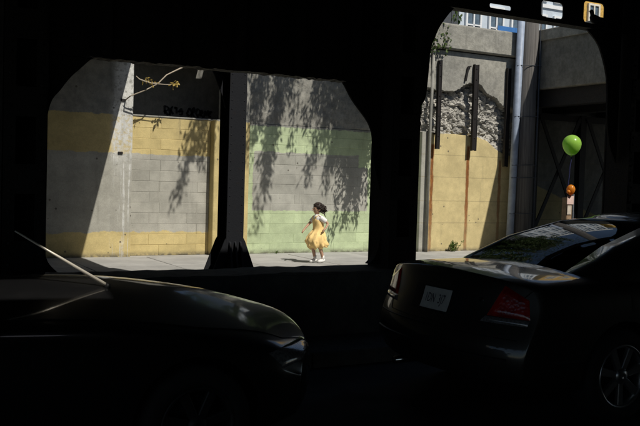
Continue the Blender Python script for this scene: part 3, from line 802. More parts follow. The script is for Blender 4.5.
            MB().lathe([(0.0005, -0.11*sg), (0.14, -0.11*sg), (0.14, -0.125*sg), (0.0005, -0.125*sg)], (X0+ax, yo, wr), 24, 'y', True).build('brake_disc', M['trim'], wh)
    return root, patch, seam, proj, tree

ST = [0, 0.03, 0.10, 0.22, 0.38, 0.6, 0.85, 1.15, 1.5, 1.9, 2.3, 2.7, 3.1, 3.45]
sed = dict(L=4.98, hw=0.925, axles=(1.06, 3.80), wr=0.325, arch=0.372,
    w=[(0, 0.93), (0.12, 0.955), (0.6, 0.99), (1.2, 1.0), (3.4, 1.0), (4.4, 0.97), (4.98, 0.90)],
    zl=[(0, 0.30), (0.25, 0.24), (0.8, 0.20), (4.2, 0.20), (4.98, 0.26)],
    zs=[(0, 0.94), (0.3, 0.96), (1.0, 0.965), (2.6, 0.945), (3.6, 0.90), (4.5, 0.76), (4.98, 0.60)],
    zc=[(0, 1.0), (0.3, 1.025), (1.0, 1.035), (1.2, 1.035), (3.5, 0.99), (3.9, 0.96), (4.5, 0.83), (4.98, 0.63)],
    rear=[(0.2, 0.14), (0.30, 0.07), (0.38, 0.01), (0.52, 0.0), (0.58, 0.01), (0.625, 0.075), (0.75, 0.11), (0.96, 0.17), (1.0, 0.20)], bow_r=0.20,
    front=[(0.2, 0.12), (0.35, 0.0), (0.5, 0.0), (0.65, 0.12)], bow_f=0.42,
    stations=ST+[3.8, 4.1, 4.35, 4.55, 4.72, 4.86, 4.94, 4.98],
    gh=dict(rear=[(0, 0.84), (0.12, 0.91), (0.5, 1.33), (0.86, 1.82), (1, 2.12)], front=[(0, 3.66), (0.12, 3.55), (0.5, 3.22), (0.86, 2.90), (1, 2.70)],
            w=[(0, 0.84), (0.12, 0.825), (0.5, 0.745), (0.86, 0.645), (1, 0.56)], z=[(0, 0.945), (0.12, 1.0), (0.5, 1.18), (0.86, 1.31), (1, 1.345)]),
    sidewin=((4, 11), (12, 20)), seat_x=1.72)
XS, YS = 3.60, 4.985
root, patch, seam, proj, tr_ = make_car('sedan', 'dark taupe sedan with red tail light and white plate, parked at right', XS, YS, sed, M['paint_sedan'])
HW = 0.925
for s_ in (-1, 1):
    # lamps: red lens on the rear face running round the corner, clear strip beneath
    d = (1, -0.62*s_, 0.0); c = Vector((XS, YS+s_*HW*0.9, 0))
    u = Vector((0.62, s_*1.0, 0)).normalized()
    def Q(a, z): return c+u*a+Vector((0, 0, z))
    tl_ = patch('tail_light', [Q(-0.17, 0.735), Q(0.14, 0.735), Q(0.12, 0.86), Q(-0.06, 0.94)], d, M['lens_red'], root, 12, 8, 0.012)
    patch('reversing_lens', [Q(-0.215, 0.692), Q(0.125, 0.692), Q(0.138, 0.730), Q(-0.18, 0.730)], d, M['lens_clear'], tl_, 12, 4, 0.010)
# licence plate with its recess, lock and lid seams
pc = (YS+0.13, 0.735)
pz = patch('plate_recess', [(XS, YS-0.33, 0.69), (XS, YS+0.25, 0.69), (XS, YS+0.25, 0.865), (XS, YS-0.33, 0.865)], (1, 0, 0), M['trim'], root, 10, 4, 0.004)
pl = patch('licence_plate', [(XS, YS-0.195, 0.702), (XS, YS+0.115, 0.702), (XS, YS+0.115, 0.852), (XS, YS-0.195, 0.852)], (1, 0, 0), M['plate'], root, 8, 4, 0.016, True)
def text_mesh(txt, size):
    cu = bpy.data.curves.new('t', 'FONT'); cu.body = txt; cu.size = size; cu.align_x = 'CENTER'; cu.align_y = 'CENTER'; cu.resolution_u = 3
    ob = bpy.data.objects.new('t', cu); COL.objects.link(ob)
    dg = bpy.context.evaluated_depsgraph_get(); me = bpy.data.meshes.new_from_object(ob.evaluated_get(dg)); bpy.data.objects.remove(ob)
    return me
for word, cy in (('1DN', 0.060), ('3J7', -0.068)):
    tm = text_mesh(word, 0.088)
    for v in tm.vertices:
        y, z = YS-0.04+cy-v.co.x*0.68, 0.775+v.co.y*1.05
        q = proj((XS-1, y, z), (1, 0, 0), 0.0185); v.co = q if q else (XS, y, z)
    link('lettering', tm, M['plate_ink'], pl)
m_ = MB()
for z in (0.696, 0.858):
    a = proj((XS-1, YS-0.20, z), (1, 0, 0), 0.014); c = proj((XS-1, YS+0.12, z), (1, 0, 0), 0.014); m_.tube([a, a.lerp(c, .5)-Vector((0.0, 0, 0)), c], 0.005, 6)
m_.build('plate_frame', M['chrome'], pl)
q = proj((XS-1, YS-0.45, 0.83), (1, 0, 0), 0.002)
MB().lathe([(0.0005, -0.006), (0.016, -0.005), (0.018, 0.004)], (0, 0, 0), 14, 'y').build('boot_lock', M['chrome'], root)
lk = bpy.data.objects['boot_lock']; lk.rotation_euler = (0, 0, -math.pi/2); lk.location = q - root.location
X_ = XS
seam('boot_seam', [(X_, YS+0.80, 0.93), (X_, YS+0.60, 0.70), (X_, YS+0.54, 0.632), (X_, YS-0.54, 0.632), (X_, YS-0.60, 0.70), (X_, YS-0.80, 0.93)], (1, 0, 0), M['trim'], root)
seam('bumper_strip', [(X_, YS+0.75, 0.47), (X_, YS, 0.475), (X_, YS-0.75, 0.47)], (1, 0, 0), M['trim'], root, 0.012)
seam('bumper_groove', [(X_, YS+0.78, 0.60), (X_, YS, 0.605), (X_, YS-0.78, 0.60)], (1, 0, 0), M['trim'], root, 0.006)
for s_ in (-1, 1):
    seam('bumper_strip', [(XS+0.36, YS+s_*HW, 0.465), (XS+0.66, YS+s_*HW, 0.46)], (0, -s_, 0), M['trim'], root, 0.012)
    seam('door_seam', [(XS+1.70, YS+s_*HW, 0.93), (XS+1.62, YS+s_*HW, 0.7), (XS+1.50, YS+s_*HW, 0.52)], (0, -s_, 0), M['trim'], root)
    seam('door_seam', [(XS+2.55, YS+s_*HW, 0.93), (XS+2.56, YS+s_*HW, 0.25)], (0, -s_, 0), M['trim'], root)
    seam('side_moulding', [(XS+1.50, YS+s_*HW, 0.50), (XS+3.35, YS+s_*HW, 0.50)], (0, -s_, 0), M['trim'], root, 0.014)
    for dx in (1.86, 2.75):
        patch('door_handle', [(XS+dx, YS+s_*HW, 0.79), (XS+dx+0.2, YS+s_*HW, 0.79), (XS+dx+0.2, YS+s_*HW, 0.83), (XS+dx, YS+s_*HW, 0.83)], (0, -s_, 0), M['paint_sedan'], root, 6, 4, 0.02)
    patch('head_light', [(XS+4.75, YS+s_*0.45, 0.58), (XS+4.55, YS+s_*0.85, 0.60), (XS+4.5, YS+s_*0.85, 0.72), (XS+4.7, YS+s_*0.45, 0.70)], (-1, -0.4*s_, 0), M['lens_clear'], root, 8, 5, 0.008)
    MB().box(XS+3.20, XS+3.32, YS+s_*(HW+0.02)-0.08, YS+s_*(HW+0.02)+0.08, 0.96, 1.08).build('side_mirror', M['paint_sedan'], root, bevel=0.03)
patch('fuel_door', [(XS+1.12, YS-HW, 0.76), (XS+1.28, YS-HW, 0.76), (XS+1.28, YS-HW, 0.89), (XS+1.12, YS-HW, 0.89)], (0, 1, 0), M['paint_sedan'], root, 6, 5, 0.003)
MB().box(XS+1.01, XS+1.05, YS-0.16, YS+0.16, 1.030, 1.052).build('brake_light', M['lens_red'], root)
MB().tube([(XS+0.10, YS+0.45, 0.24), (XS+0.45, YS+0.45, 0.25)], 0.028, 12).build('exhaust_pipe', M['chrome'], root, smooth=True)

# black car, left
lc = dict(L=4.40, hw=0.86, axles=(0.85, 3.42), wr=0.31, arch=0.355,
    w=[(0, 0.92), (0.3, 0.97), (1.0, 1.0), (3.0, 1.0), (3.8, 0.98), (4.4, 0.90)],
    zl=[(0, 0.30), (0.3, 0.22), (3.9, 0.20), (4.4, 0.24)],
    zs=[(0, 0.88), (1.0, 0.92), (2.2, 0.89), (3.0, 0.85), (3.5, 0.77), (3.9, 0.71), (4.2, 0.65), (4.4, 0.60)],
    zc=[(0, 0.95), (1.0, 1.0), (2.3, 1.045), (2.8, 1.04), (3.15, 1.025), (3.42, 0.99), (3.74, 0.935), (4.08, 0.85), (4.27, 0.805), (4.36, 0.775), (4.40, 0.74)],
    rear=[(0.2, 0.12), (0.4, 0.0), (0.6, 0.02), (0.95, 0.2)], bow_r=0.18,
    front=[(0.2, 0.12), (0.32, 0.02), (0.50, 0.0), (0.62, 0.02), (0.74, 0.09)], bow_f=0.34,
    stations=[0, 0.04, 0.12, 0.3, 0.6, 1.0, 1.5, 2.0, 2.5, 2.8, 3.0, 3.25, 3.5, 3.75, 3.95, 4.1, 4.22, 4.31, 4.37, 4.40],
    gh=dict(rear=[(0, 0.22), (0.12, 0.26), (0.5, 0.45), (0.86, 0.7), (1, 0.85)], front=[(0, 2.12), (0.12, 2.03), (0.5, 1.76), (0.86, 1.50), (1, 1.36)],
            w=[(0, 0.78), (0.12, 0.765), (0.5, 0.70), (0.86, 0.62), (1, 0.54)], z=[(0, 0.915), (0.12, 0.975), (0.5, 1.17), (0.86, 1.345), (1, 1.385)]),
    sidewin=((3, 11), (12, 20)), seat_x=0.55, rim='trim', crown=1.2)
XL, YL = -1.80, 5.0
root, patch, seam, proj, tr_ = make_car('black_car', 'glossy black car with tall aerial and sloping bonnet, parked at left', XL, YL, lc, M['paint_black'])
for s_ in (-1, 1):
    c = Vector((XL+4.2, YL+s_*0.66, 0)); d = (-1, -0.55*s_, -0.35); u = Vector((-0.5, s_*1.0, 0)).normalized()
    def Q(a, z): return c+u*a+Vector((0, 0, z))
    patch('head_light', [Q(-0.20, 0.59), Q(0.26, 0.62), Q(0.30, 0.735), Q(-0.14, 0.70)], d, M['lens_clear'], root, 10, 6, 0.010)
    seam('bonnet_seam', [(XL+2.5, YL+s_*0.70, 1), (XL+3.5, YL+s_*0.69, 1), (XL+4.0, YL+s_*0.62, 1), (XL+4.2, YL+s_*0.5, 1)], (0, 0, -1), M['trim'], root)
    seam('door_seam', [(XL+2.32, YL+s_*0.86, 0.88), (XL+2.38, YL+s_*0.86, 0.3)], (0, -s_, 0), M['trim'], root)
    seam('door_seam', [(XL+1.3, YL+s_*0.86, 0.88), (XL+1.3, YL+s_*0.86, 0.3)], (0, -s_, 0), M['trim'], root)
    MB().box(XL+1.45, XL+1.57, YL+s_*0.90-0.09, YL+s_*0.90+0.09, 0.95, 1.07).build('side_mirror', M['paint_black'], root, bevel=0.03)
    patch('tail_light', [(XL, YL+s_*0.4, 0.66), (XL, YL+s_*0.75, 0.66), (XL, YL+s_*0.75, 0.84), (XL, YL+s_*0.42, 0.8)], (1, 0, 0), M['lens_red'], root, 6, 5, 0.01)
    # wiper and washer jet on the cowl
    MB().tube([(XL+2.16, YL+s_*0.05, 1.045), (XL+2.10, YL+s_*0.45, 1.05)], 0.008, 6).build('wiper', M['trim'], root)
MB().box(XL+3.14, XL+3.17, YL-0.02, YL+0.02, 0.985, 1.0).build('washer_jet', M['trim'], root)
patch('grille', [(XL+4.5, YL-0.35, 0.44), (XL+4.5, YL+0.35, 0.44), (XL+4.5, YL+0.38, 0.53), (XL+4.5, YL-0.38, 0.53)], (-1, 0, 0), M['trim'], root, 8, 4, 0.005)
def pix(x, y): return (RGT*(x-320)-UPV*(y-213)+FWD*F_PX).normalized()
eye = Vector((0, 0, EYE)); hb = tr_.ray_cast(eye, pix(107, 287)); ab = hb[0] if hb[0] is not None else Vector((1.22, 4.5, 0.97))
dt = pix(15, 231); tip = eye+dt*(ab.y/dt.y)
an = MB().tube([ab-Vector((0, 0, 0.01)), ab+Vector((0, 0, 0.012)), ab+Vector((-0.01, 0, 0.02))], [0.022, 0.02, 0.008], 10).build('aerial', M['trim'], root, smooth=True)
M['aerial'] = simple('bright_aerial_rod', (0.62, 0.57, 0.48), 0.35, 0.3, 0.03, 10)
MB().tube([ab+Vector((-0.01, 0, 0.015)), tip], [0.0105, 0.0048], 10).build('aerial_rod', M['aerial'], an, smooth=True)

# ================================================================== RUNNING CHILD
GX, GY = 7.90, 14.25
pr = empty('person', (GX, GY, 0.004), 'child in yellow dress and white shirt running along the pavement', 'person')
SK = simple('skin', (0.50, 0.30, 0.20), 0.55, 0, 0.08, 12)
HAIR = simple('dark_hair', (0.028, 0.017, 0.012), 0.6, 0, 0.4, 60)
WHITE = simple('white_cotton', (0.78, 0.77, 0.74), 0.9, 0, 0.06, 20)
DRESS = simple('yellow_cotton', (0.84, 0.60, 0.25), 0.85, 0, 0.14, 14)
nodes = {}; V = []; E_ = []; RAD = []
def jt(n_, co, r, par=None):
    nodes[n_] = len(V); V.append(co); RAD.append(r)
    if par: E_.append((nodes[par], nodes[n_]))
jt('pelvis', (0, 0, .57), .085)
jt('waist', (-.015, 0, .66), .075, 'pelvis'); jt('chest', (-.035, 0, .78), .085, 'waist'); jt('upper', (-.045, 0, .86), .07, 'chest')
jt('neck', (-.055, 0, .915), .033, 'upper'); jt('jaw', (-.075, 0, .965), .062, 'neck'); jt('head', (-.068, 0, 1.035), .086, 'jaw'); jt('crown', (-.06, 0, 1.095), .066, 'head')
jt('rsh', (-.05, .105, .855), .036, 'upper'); jt('relb', (-.15, .15, .735), .026, 'rsh'); jt('rwr', (-.26, .13, .63), .018, 'relb'); jt('rpalm', (-.295, .12, .592), .026, 'rwr')
jt('lsh', (-.03, -.105, .855), .036, 'upper'); jt('lelb', (.095, -.155, .755), .026, 'lsh'); jt('lwr', (.02, -.19, .665), .018, 'lelb'); jt('lpalm', (-.015, -.185, .635), .026, 'lwr')
jt('rhip', (-.01, .06, .53), .062, 'pelvis'); jt('rkn', (-.115, .06, .345), .043, 'rhip'); jt('rcalf', (-.085, .055, .22), .037, 'rkn'); jt('rank', (-.055, .05, .075), .024, 'rcalf'); jt('rtoe', (-.13, .05, .035), .022, 'rank')
jt('lhip', (.0, -.06, .53), .062, 'pelvis'); jt('lkn', (-.02, -.055, .315), .043, 'lhip'); jt('lcalf', (.03, -.05, .20), .036, 'lkn'); jt('lank', (.065, -.045, .08), .024, 'lcalf'); jt('ltoe', (-.01, -.05, .03), .022, 'lank')
for side, px_, (fx, fy, fz) in (('r', nodes['rpalm'], (-.6, -.1, -.75)), ('l', nodes['lpalm'], (-.75, .1, -.6))):
    base = Vector(V[px_]); dirv = Vector((fx, fy, fz)).normalized()
    for k in range(4):
        off = Vector((0, (k-1.5)*.011, 0)); ln = (.024, .029, .027, .021)[k]
        jt(f'{side}f{k}', tuple(base+off+dirv*.018), .0062, side+'palm')
        jt(f'{side}g{k}', tuple(base+off+dirv*(.018+ln*.6)+Vector((.006, 0, -.004))), .0058, f'{side}f{k}')
        jt(f'{side}h{k}', tuple(base+off+dirv*(.012+ln*.7)+Vector((.018, 0, -.010))), .005, f'{side}g{k}')
    jt(f'{side}t', tuple(base+Vector((-.012, -.02, .004))), .007, side+'palm'); jt(f'{side}u', tuple(base+Vector((-.026, -.022, -.010))), .006, f'{side}t')
me = bpy.data.meshes.new('body'); me.from_pydata(V, E_, []); body = bpy.data.objects.new('body', me); COL.objects.link(body); body.parent = pr
sk = body.modifiers.new('sk', 'SKIN'); sk.use_smooth_shade = True
for i, sv in enumerate(me.skin_vertices[0].data): sv.radius = (RAD[i], RAD[i]); sv.use_root = (i == 0)
sb = body.modifiers.new('sub', 'SUBSURF'); sb.levels = 2; sb.render_levels = 2
evaluated(body); body.data.materials.append(SK)
def shell(name, rings_, mat, parent=pr, thick=0.006, n=40):
    """cloth built from rings: (centre, rx, ry, fold count, fold depth, phase, tilt)"""
    m = MB(); vs = []; fs = []
    for (c, rx, ry, nf, amp, ph, tilt) in rings_:
        for k in range(n):
            a = 2*math.pi*k/n; s_ = 1+amp*math.sin(nf*a+ph)+amp*0.6*math.sin((nf*2+1)*a+ph*1.7)
            vs.append((c[0]+rx*s_*math.cos(a), c[1]+ry*s_*math.sin(a), c[2]+tilt*math.cos(a)+amp*0.12*math.sin(nf*a*1.0+1)))
    for j in range(len(rings_)-1):
        for k in range(n): fs.append((j*n+k, j*n+(k+1) % n, (j+1)*n+(k+1) % n, (j+1)*n+k))
    me = bpy.data.meshes.new(name); me.from_pydata(vs, [], fs); o = bpy.data.objects.new(name, me); COL.objects.link(o); o.parent = parent
    sd = o.modifiers.new('s', 'SOLIDIFY'); sd.thickness = thick; sd.offset = 1
    s2 = o.modifiers.new('u', 'SUBSURF'); s2.levels = 1; s2.render_levels = 1
    evaluated(o); o.data.materials.append(mat); o.data.polygons.foreach_set('use_smooth', [True]*len(o.data.polygons)); return o
def crumple(o, amp, sc1, z1):
    for v in o.data.vertices:
        k = max(0, min(1, (z1-v.co.z)/0.12))
        n_ = Vector((v.co.x+.04, v.co.y, 0)).normalized()
        v.co += n_*amp*k*(noise.noise(v.co*sc1)+.6*noise.noise(v.co*sc1*2.3))+Vector((0, 0, amp*.7*k*noise.noise(v.co*sc1*.8+Vector((5, 5, 5)))))
shell('shirt', [((-.055, 0, .925), .042, .045, 4, 0, 0, 0), ((-.05, 0, .905), .062, .085, 4, .02, 0, 0), ((-.045, 0, .875), .082, .118, 4, .02, 0, 0), ((-.04, 0, .83), .094, .122, 5, .02, 1, 0), ((-.03, 0, .74), .092, .108, 5, .02, 1, 0), ((-.02, 0, .68), .088, .10, 5, .02, 1, 0)], WHITE)
for nm, a, c in (('r', 'rsh', 'relb'), ('l', 'lsh', 'lelb')):
    A = Vector(V[nodes[a]]); C_ = Vector(V[nodes[c]]); m = MB()
    m.tube([A+(A-C_)*0.15+Vector((0, 0, .0)), A, A.lerp(C_, .35), A.lerp(C_, .62), A.lerp(C_, .68)], [.040, .050, .050, .049, .036], 14, False)
    m.build('sleeve', WHITE, None, smooth=True).parent = pr
dr = shell('dress', [((-.042, 0, .845), .090, .105, 5, .01, 0, .0), ((-.04, 0, .80), .105, .122, 5, .02, .5, .0), ((-.03, 0, .72), .102, .118, 6, .03, 1, .0), ((-.025, 0, .645), .100, .112, 7, .03, 1, .0),
    ((-.03, -.005, .60), .122, .122, 9, .05, 1.2, -.005), ((-.05, -.01, .54), .160, .150, 9, .09, 1.5, -.012), ((-.065, -.01, .47), .195, .178, 9, .12, 1.9, -.02), ((-.065, -.01, .40), .212, .190, 9, .15, 2.4, -.01),
    ((-.045, -.01, .345), .205, .185, 9, .17, 2.9, .015), ((-.03, -.01, .305), .180, .165, 9, .17, 3.3, .03), ((-.025, -.01, .29), .168, .155, 9, .16, 3.4, .03)], DRESS)
crumple(dr, .030, 13, .62)
for s_ in (-1, 1):
    m_ = MB()
    pts = [(-.135, s_*.055, .83), (-.125, s_*.06, .88), (-.06, s_*.066, .917), (.03, s_*.06, .88), (.05, s_*.055, .83)]
    vs = []
    for p in pts: vs += [(p[0], p[1]-.018, p[2]), (p[0], p[1]+.018, p[2])]
    m_.add(vs, [(2*k, 2*k+1, 2*k+3, 2*k+2) for k in range(4)])
    so_ = m_.build('strap', DRESS, None); so_.parent = dr
    sd = so_.modifiers.new('s', 'SOLIDIFY'); sd.thickness = .006; evaluated(so_)
# hair: a cap with many loose curls trailing behind
random.seed(9); m_ = MB()
def blob(c, r, sq=(1, 1, 1), seg=8):
    vs = []; fs = []
    for j in range(1, 5):
        a = math.pi*j/5
        for k in range(seg): t_ = 2*math.pi*k/seg; vs.append((c[0]+r*sq[0]*math.sin(a)*math.cos(t_), c[1]+r*sq[1]*math.sin(a)*math.sin(t_), c[2]+r*sq[2]*math.cos(a)))
    b0 = len(vs); vs += [(c[0], c[1], c[2]+r*sq[2]), (c[0], c[1], c[2]-r*sq[2])]
    for j in range(3):
        for k in range(seg): fs.append((j*seg+k, j*seg+(k+1) % seg, (j+1)*seg+(k+1) % seg, (j+1)*seg+k))
    for k in range(seg): fs.append((b0, k, (k+1) % seg)); fs.append((b0+1, 3*seg+(k+1) % seg, 3*seg+k))
    m_.add(vs, fs)
blob((-.045, 0, 1.06), .095, (1, 1, 1), 14)
hc = Vector((-.05, 0, 1.05))
for k in range(230):
    d_ = Vector((random.gauss(.35, .75), random.gauss(0, .8), random.gauss(.25, .8))).normalized()
    if d_.x < -.45 and d_.z < .55: continue
    if d_.x < -.2 and d_.z < -.1: continue
    p = hc+Vector((d_.x*.098, d_.y*.096, d_.z*.092)); q = p+Vector((random.uniform(.0, .035), random.uniform(-.015, .015), random.uniform(-.03, .012)))
    m_.tube([p, p.lerp(q, .5)+Vector((random.uniform(-.01, .01), random.uniform(-.01, .01), random.uniform(-.01, .01))), q], [.013, .012, .004], 5)
for k in range(90):       # loose tail lifted by the run
    p = Vector((.03+random.random()*.05, random.gauss(0, .03), 1.03+random.gauss(0, .025))); q = p+Vector((random.uniform(.02, .075), random.gauss(0, .025), random.gauss(-.025, .03)))
    m_.tube([p, p.lerp(q, .5)+Vector((0, 0, random.uniform(-.01, .02))), q], [.013, .012, .004], 5)
hr = m_.build('hair', HAIR, None, smooth=True); hr.parent = pr
m_ = MB(); blob((-.147, -.03, 1.035), .010, (.5, 1, .8), 8); blob((-.147, .03, 1.035), .010, (.5, 1, .8), 8); m_.build('eyes', HAIR, None, smooth=True).parent = pr
m_ = MB(); blob((-.158, 0, 1.008), .014, (1.0, .8, 1.1), 8); m_.build('nose', SK, None, smooth=True).parent = pr
m_ = MB(); blob((-.140, 0, .968), .017, (.4, 1, .35), 8); m_.build('mouth', simple('lips', (.30, .10, .09), .5), None, smooth=True).parent = pr
m_ = MB(); blob((-.06, -.09, 1.01), .018, (.6, .4, 1), 8); m_.build('ear', SK, None, smooth=True).parent = pr
for a, t_ in (('rank', 'rtoe'), ('lank', 'ltoe')):
    A = Vector(V[nodes[a]]); T = Vector(V[nodes[t_]]); f = (T-A); f.z = 0; f.normalize()
    zc = .036
    m_ = MB(); m_.tube([A-f*.035+Vector((0, 0, zc-A.z)), A-f*.03+Vector((0, 0, zc+.01-A.z)), A+Vector((0, 0, zc+.012-A.z)), A+f*.05+Vector((0, 0, zc+.002-A.z)), A+f*.095+Vector((0, 0, zc-.008-A.z)), A+f*.115+Vector((0, 0, zc-.014-A.z))], [.015, .032, .036, .034, .028, .010], 12)
    m_.build('shoe', WHITE, None, smooth=True).parent = pr
    m_ = MB(); m_.tube([A+Vector((0, 0, -.02)), A+Vector((0, 0, .02)), A+Vector((0, 0, .06))], [.031, .030, .031], 12); m_.build('sock', WHITE, None, smooth=True).parent = pr

# ================================================================== BALLOONS AND POST
def balloon(name, label, c, r, h, mat):
    prof = []
    for k in range(15):
        a = math.pi*k/14; rr = r*math.sin(a); z = math.cos(a)
        prof.append((max(rr*(1 if z > 0 else 1-0.10*(-z)), 0.0006), h*(z if z > 0 else z*1.22)))
    o = MB().lathe(prof, c, 28).build(name, mat, None, smooth=True); tag(o, label, 'balloon', 'balloons tied to the post')
    k = MB().lathe([(0.006, 0), (0.016, -0.022), (0.0006, -0.022)], (c[0], c[1], c[2]-h*1.22+0.002), 10).build('knot', mat, None, smooth=True); k.parent = o
    return o
def balmat(nm, col):
    b = B(nm); t = b.n.new('ShaderNodeBsdfTranslucent'); t.inputs[0].default_value = (*col, 1); mx = b.n.new('ShaderNodeMixShader'); mx.inputs[0].default_value = 0.4
    n = b.noise(30, 2, 0.5, b.objc()); c = b.mix(b.ss(n, 0.3, 0.7), tuple(x*0.95 for x in col), col)
    m = b.done(c, 0.22, 0, 0.5); b.t.links.new(b.bs.outputs[0], mx.inputs[1]); b.t.links.new(t.outputs[0], mx.inputs[2]); b.t.links.new(mx.outputs[0], b.n['Material Output'].inputs[0]); return m
bg_ = balloon('balloon', 'lime green balloon floating on a dark ribbon above the sedan roof', (11.26, 11.2, 2.345), 0.165, 0.165, balmat('green_balloon', (0.42, 0.72, 0.12)))
m_ = MB(); pts = []
for k in range(25):
    f = k/24; pts.append((11.265-0.055*math.sin(f*1.5)+0.006*math.sin(f*14), 11.2, 2.14-0.62*f))
m_.tube(pts, 0.011, 6); rb = m_.build('ribbon', simple('navy_ribbon', (0.015, 0.018, 0.07), 0.5), None); rb.parent = bg_
bo_ = balloon('balloon', 'small orange balloon tied to the top of the post', (11.25, 11.17, 1.545), 0.075, 0.085, balmat('orange_balloon', (0.80, 0.30, 0.03)))
m_ = MB(); m_.lathe([(0.0006, 0.04), (0.03, 0.02), (0.035, -0.01), (0.0006, -0.04)], (11.175, 11.15, 1.50), 14); k_ = m_.build('lobe', bo_.data.materials[0], None, smooth=True); k_.parent = bo_
t = empty('marker_post', (11.30, 11.25, 0), 'brown post with paper notice and thin steel rod, under the balloons', 'post')
MB().box(11.20, 11.33, 11.20, 11.33, 0, 1.40).build('post_shaft', simple('brown_post', (0.30, 0.20, 0.12), 0.8, 0, 0.3, 10), t, bevel=0.01)
MB().box(11.19, 11.345, 11.186, 11.196, 1.28, 1.43).build('notice', simple('pink_paper', (0.72, 0.52, 0.46), 0.8, 0, 0.1, 10), t)
MB().box(11.205, 11.30, 11.188, 11.197, 1.10, 1.26).build('notice', simple('white_paper', (0.55, 0.48, 0.40), 0.8, 0, 0.2, 18), t)
MB().tube([(11.40, 11.25, 0), (11.40, 11.25, 1.46)], 0.018, 8).build('rod', M['steel_grey'], t, smooth=True)
MB().box(11.33, 11.40, 11.24, 11.26, 0.9, 0.94).build('clip', M['galv'], t)

# ================================================================== PIGEON
M['pigeon'] = simple('slate_feathers', (0.04, 0.042, 0.05), 0.7, 0, 0.3, 40)
pg = empty('pigeon', (7.78, 7.42, 3.485), 'dark pigeon perched in the rightmost opening of the girder', 'bird')
m_ = MB(); m_.tube([(7.69, 7.43, 3.625), (7.705, 7.43, 3.62), (7.735, 7.43, 3.595), (7.79, 7.43, 3.572), (7.85, 7.43, 3.552), (7.90, 7.43, 3.535), (7.98, 7.43, 3.515)], [0.012, 0.032, 0.050, 0.058, 0.048, 0.028, 0.012], 14)
m_.build('trunk', M['pigeon'], pg, smooth=True)
m_ = MB(); m_.tube([(7.735, 7.43, 3.59), (7.712, 7.43, 3.635), (7.70, 7.43, 3.665), (7.692, 7.43, 3.682), (7.69, 7.43, 3.695)], [0.036, 0.024, 0.024, 0.023, 0.008], 12); m_.build('head', M['pigeon'], pg, smooth=True)
m_ = MB(); m_.tube([(7.675, 7.43, 3.676), (7.645, 7.43, 3.668)], [0.007, 0.002], 6); m_.build('beak', M['trim'], pg)
MB().prism([(7.88, 3.548), (7.99, 3.53), (8.06, 3.505), (8.05, 3.495), (7.89, 3.52)], 7.405, 7.455).build('tail', M['pigeon'], pg)
for s_ in (-1, 1):
    MB().tube([(7.74, 7.43+s_*.04, 3.60), (7.80, 7.43+s_*.055, 3.578), (7.90, 7.43+s_*.035, 3.545), (7.97, 7.43+s_*.012, 3.53)], [0.010, 0.034, 0.022, 0.004], 10).build('wing', M['pigeon'], pg, smooth=True)
    MB().tube([(7.78, 7.43+s_*.022, 3.54), (7.775, 7.43+s_*.022, 3.487), (7.75, 7.43+s_*.022, 3.488)], 0.005, 6).build('leg', M['trim'], pg)

# ================================================================== PLANTS
def leaves(m, c, n, spread, ln=0.085, wd=0.032, droop=0.6):
    for _ in range(n):
        p = Vector(c)+Vector((random.gauss(0, spread), random.gauss(0, spread), random.gauss(0, spread)))
        d = Vector((random.uniform(-1, 1), random.uniform(-1, 1), random.uniform(-1, .4)-droop)).normalized(); s_ = d.orthogonal().normalized(); s_ = (Matrix.Rotation(random.random()*6.28, 3, d) @ s_)
        l_ = ln*random.uniform(.6, 1.2); w_ = wd*random.uniform(.6, 1.2); nn = d.cross(s_)*w_*.3
        m.add([p, p+d*l_*.45+s_*w_-nn, p+d*l_, p+d*l_*.45-s_*w_-nn], [(0, 1, 2), (0, 2, 3)])
random.seed(31)
t = empty('overhanging_tree', (11.0, 18.6, 5.0), 'leafy tree on the wall top drooping over the street, above the green wall', 'tree')
MB().tube([(11.0, 18.6, 4.9), (10.9, 18.2, 6.0), (10.7, 17.3, 7.2), (10.4, 16.2, 8.0), (10.1, 15.0, 8.4)], [0.20, 0.17, 0.13, 0.09, 0.05], 12).build('trunk', M['bark'], t, smooth=True)
lm = MB(); bm_ = MB()
strands = []
# (x, y, top, bottom) regions of hanging branches
for cx_, sp_, nn_, lo_, hi_ in ((7.42, 0.06, 6, 5.15, 5.7), (8.55, 0.10, 7, 5.3, 6.3), (9.05, 0.12, 10, 5.0, 6.2), (10.15, 0.12, 9, 5.3, 6.2), (10.7, 0.16, 14, 4.9, 5.8), (11.1, 0.16, 16, 4.6, 5.6), (11.5, 0.22, 10, 5.7, 6.4)):
    for k in range(nn_):
        x = random.gauss(cx_, sp_); y = random.uniform(12.9, 14.4) if cx_ < 9.8 else random.uniform(13.6, 14.6)
        strands.append((x, y, random.uniform(7.4, 8.4), random.uniform(lo_, hi_) if (x-0.45)/y < 0.745 else max(5.7, random.uniform(lo_, hi_))))
for cx_, sp_, nn_, lo_, hi_ in ((10.12, 0.09, 9, 3.3, 4.3), (10.42, 0.09, 13, 2.3, 3.8), (10.62, 0.06, 9, 2.5, 4.0)):
    for k in range(nn_): strands.append((random.gauss(cx_, sp_)+0.30, random.uniform(14.95, 15.35), random.uniform(6.6, 7.6), random.uniform(lo_, hi_)))
for (x, y, tp_, bt_) in strands:
    n = max(4, int((tp_-bt_)/0.16)); pts = [Vector((10.4, 16.0, 8.0)).lerp(Vector((x, y, tp_)), .55)+Vector((0, 0, .5)), Vector((x, y, tp_))]
    cur = Vector((x, y, tp_))
    for q in range(n):
        cur = cur+Vector((random.gauss(-0.035 if y < 14.7 else -0.022, .035 if y < 14.7 else .02), random.gauss(-0.01 if y < 14.7 else 0, .04 if y < 14.7 else .02), -(tp_-bt_)/n)); pts.append(cur.copy())
        leaves(lm, cur, 14, 0.06, 0.15, 0.023, 1.3)
    bm_.tube(pts, [0.022]+[max(0.004, 0.014*(1-i/len(pts))) for i in range(len(pts)-1)], 5)
